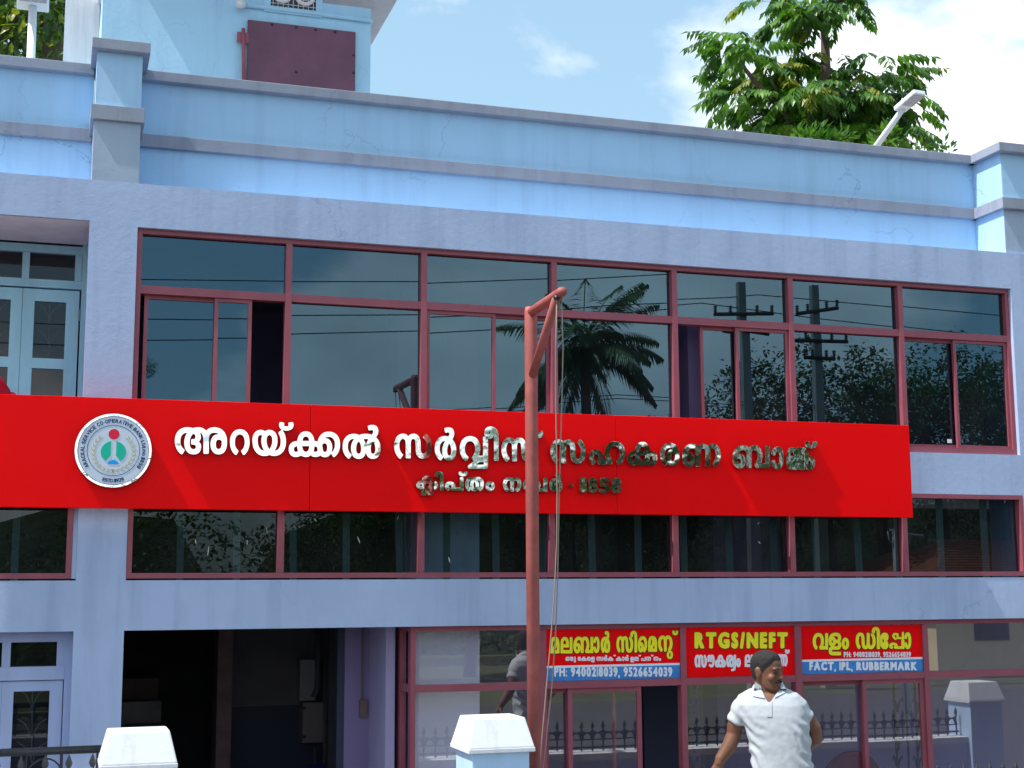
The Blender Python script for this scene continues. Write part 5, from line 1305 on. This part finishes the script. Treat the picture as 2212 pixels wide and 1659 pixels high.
for _ in range(10):                                                  # clean edge to the opening
    nb = {}
    for e in bm.edges:
        if e.is_boundary:
            for a_, b_ in ((e.verts[0], e.verts[1]), (e.verts[1], e.verts[0])): nb.setdefault(a_, []).append(b_.co.copy())
    for v_, l_ in nb.items():
        if len(l_) == 2: v_.co = v_.co*.4+(l_[0]+l_[1])*.3
bm.to_mesh(shm); bm.free()
shm.materials.append(M_SHIRT); SH = link('polo_shirt', shm, MAN)
# collar, placket, sleeve hems
def strip(pts_in, pts_out, name, th=.004):
    n = len(pts_in); v = [Vector(p) for p in pts_in]+[Vector(p) for p in pts_out]; c = sum(v, Vector())/len(v)
    v2 = [p+(p-Vector((bx0-.06, .03, p.z))).normalized()*th for p in v]
    fs = [(i, i+1, n+i+1, n+i) for i in range(n-1)]; k = 2*n
    fs += [(k+i, k+n+i, k+n+i+1, k+i+1) for i in range(n-1)]+[(0, k, k+1, 1)]*0
    for i in range(n-1): fs += [(i, k+i, k+i+1, i+1), (n+i, n+i+1, k+n+i+1, k+n+i)]
    fs += [(0, n, k+n, k), (n-1, k+n-1, k+2*n-1, 2*n-1)]
    o = MB().add(v+v2, fs).build(name, M_SHIRT, MAN, smooth=False); return o
ncx, ncz = bx0-.064, zs_+.045
up_, dn_ = [], []
for i in range(25):
    a = rad(90-128+256*i/24); f_ = abs(i-12)/12; fr = max(0, (f_-.6)/.4)*.45      # stands round the nape, open at the front
    r1, r2 = .066, .094+.012*fr
    zu = ncz+.030-.052*fr**1.3; zd = ncz-.016-.085*fr**1.3
    up_.append((ncx+r1*math.cos(a), .012+r1*.95*math.sin(a)-.012*fr, zu)); dn_.append((ncx+r2*math.cos(a), .012+r2*.98*math.sin(a)-.030*fr, zd))
strip(up_, dn_, 'collar', .005)
from mathutils.bvhtree import BVHTree
bvh = BVHTree.FromPolygons([v.co.copy() for v in shm.vertices], [tuple(p.vertices) for p in shm.polygons])
def patch(name, A, Bq, C, D, off, nu=8, nv=8, lift=None):
    """cloth piece lying on the shirt: corners A-B (top) to D-C (bottom), in picture x and height"""
    g = []
    for i in range(nv+1):
        for j in range(nu+1):
            u_, w_ = j/nu, i/nv; x = (A[0]*(1-u_)+Bq[0]*u_)*(1-w_)+(D[0]*(1-u_)+C[0]*u_)*w_; z = (A[1]*(1-u_)+Bq[1]*u_)*(1-w_)+(D[1]*(1-u_)+C[1]*u_)*w_
            h = bvh.ray_cast(Vector((x, -.6, z)), Vector((0, 1, 0)), .75)[0]; y = h.y if h else -.06
            if lift: y = min(y, lift)
            g.append(Vector((x, y-off, z)))
    n = len(g); W_ = nu+1; fs = []
    for i in range(nv):
        for j in range(nu): a = i*W_+j; fs += [(a, a+1, a+W_+1, a+W_), (n+a, n+a+W_, n+a+W_+1, n+a+1)]
    for j in range(nu): fs += [(j, n+j, n+j+1, j+1), (nv*W_+j, nv*W_+j+1, n+nv*W_+j+1, n+nv*W_+j)]
    for i in range(nv): fs += [(i*W_, (i+1)*W_, n+(i+1)*W_, n+i*W_), (i*W_+nu, n+i*W_+nu, n+(i+1)*W_+nu, (i+1)*W_+nu)]
    MB().add(g+[p+Vector((0, .004, 0)) for p in g], fs).build(name, M_SHIRT, MAN, smooth=False)
patch('placket', (vx-.010, vz+.004), (vx+.018, vz+.006), (vx+.016, vz-.078), (vx-.012, vz-.078), .004)
patch('collar_flap', ml(1632, 1470), ml(1643, 1477), ml(1651, 1502), ml(1626, 1498), .008)
patch('collar_flap', ml(1680, 1488), ml(1690, 1478), ml(1700, 1488), ml(1671, 1501), .008)
# trousers, belt, shoes
tl = Loft(); tl.horiz([(bx0, 0, HT*.44, .178, .128, 2.4), (bx0, 0, HT*.49, .178, .126, 2.4), (bx0, 0, HT*.55, .170, .122, 2.4)])
for s in (-1, 1):
    x = bx0+s*.09; tl.path([(x, 0, HT*.50), (x+s*.008, -.005, HT*.38), (x+s*.008, 0, HT*.26), (x+s*.004, .012, HT*.12), (x+s*.002, .015, .055)], [.098, .096, .080, .074, .072], 18)
tm = remesh(tl, .008, 3); tm.materials.append(M_TROU); link('trousers', tm, MAN)
for s in (-1, 1):
    x = bx0+s*.09; sl_ = Loft(); sl_.path([(x, .075, .04), (x, .03, .05), (x+s*.006, -.05, .045), (x+s*.012, -.13, .034), (x+s*.012, -.185, .026)], [.036, .045, .046, .044, .026], 14, [.9, .95, .8, .65, .6])
    m_ = remesh(sl_, .006, 2); m_.materials.append(M_SHOE); o = link('shoe', m_, MAN)
    zmin = min(v.co.z for v in m_.vertices); o.location.z = -zmin
    body_o.location.z = 0
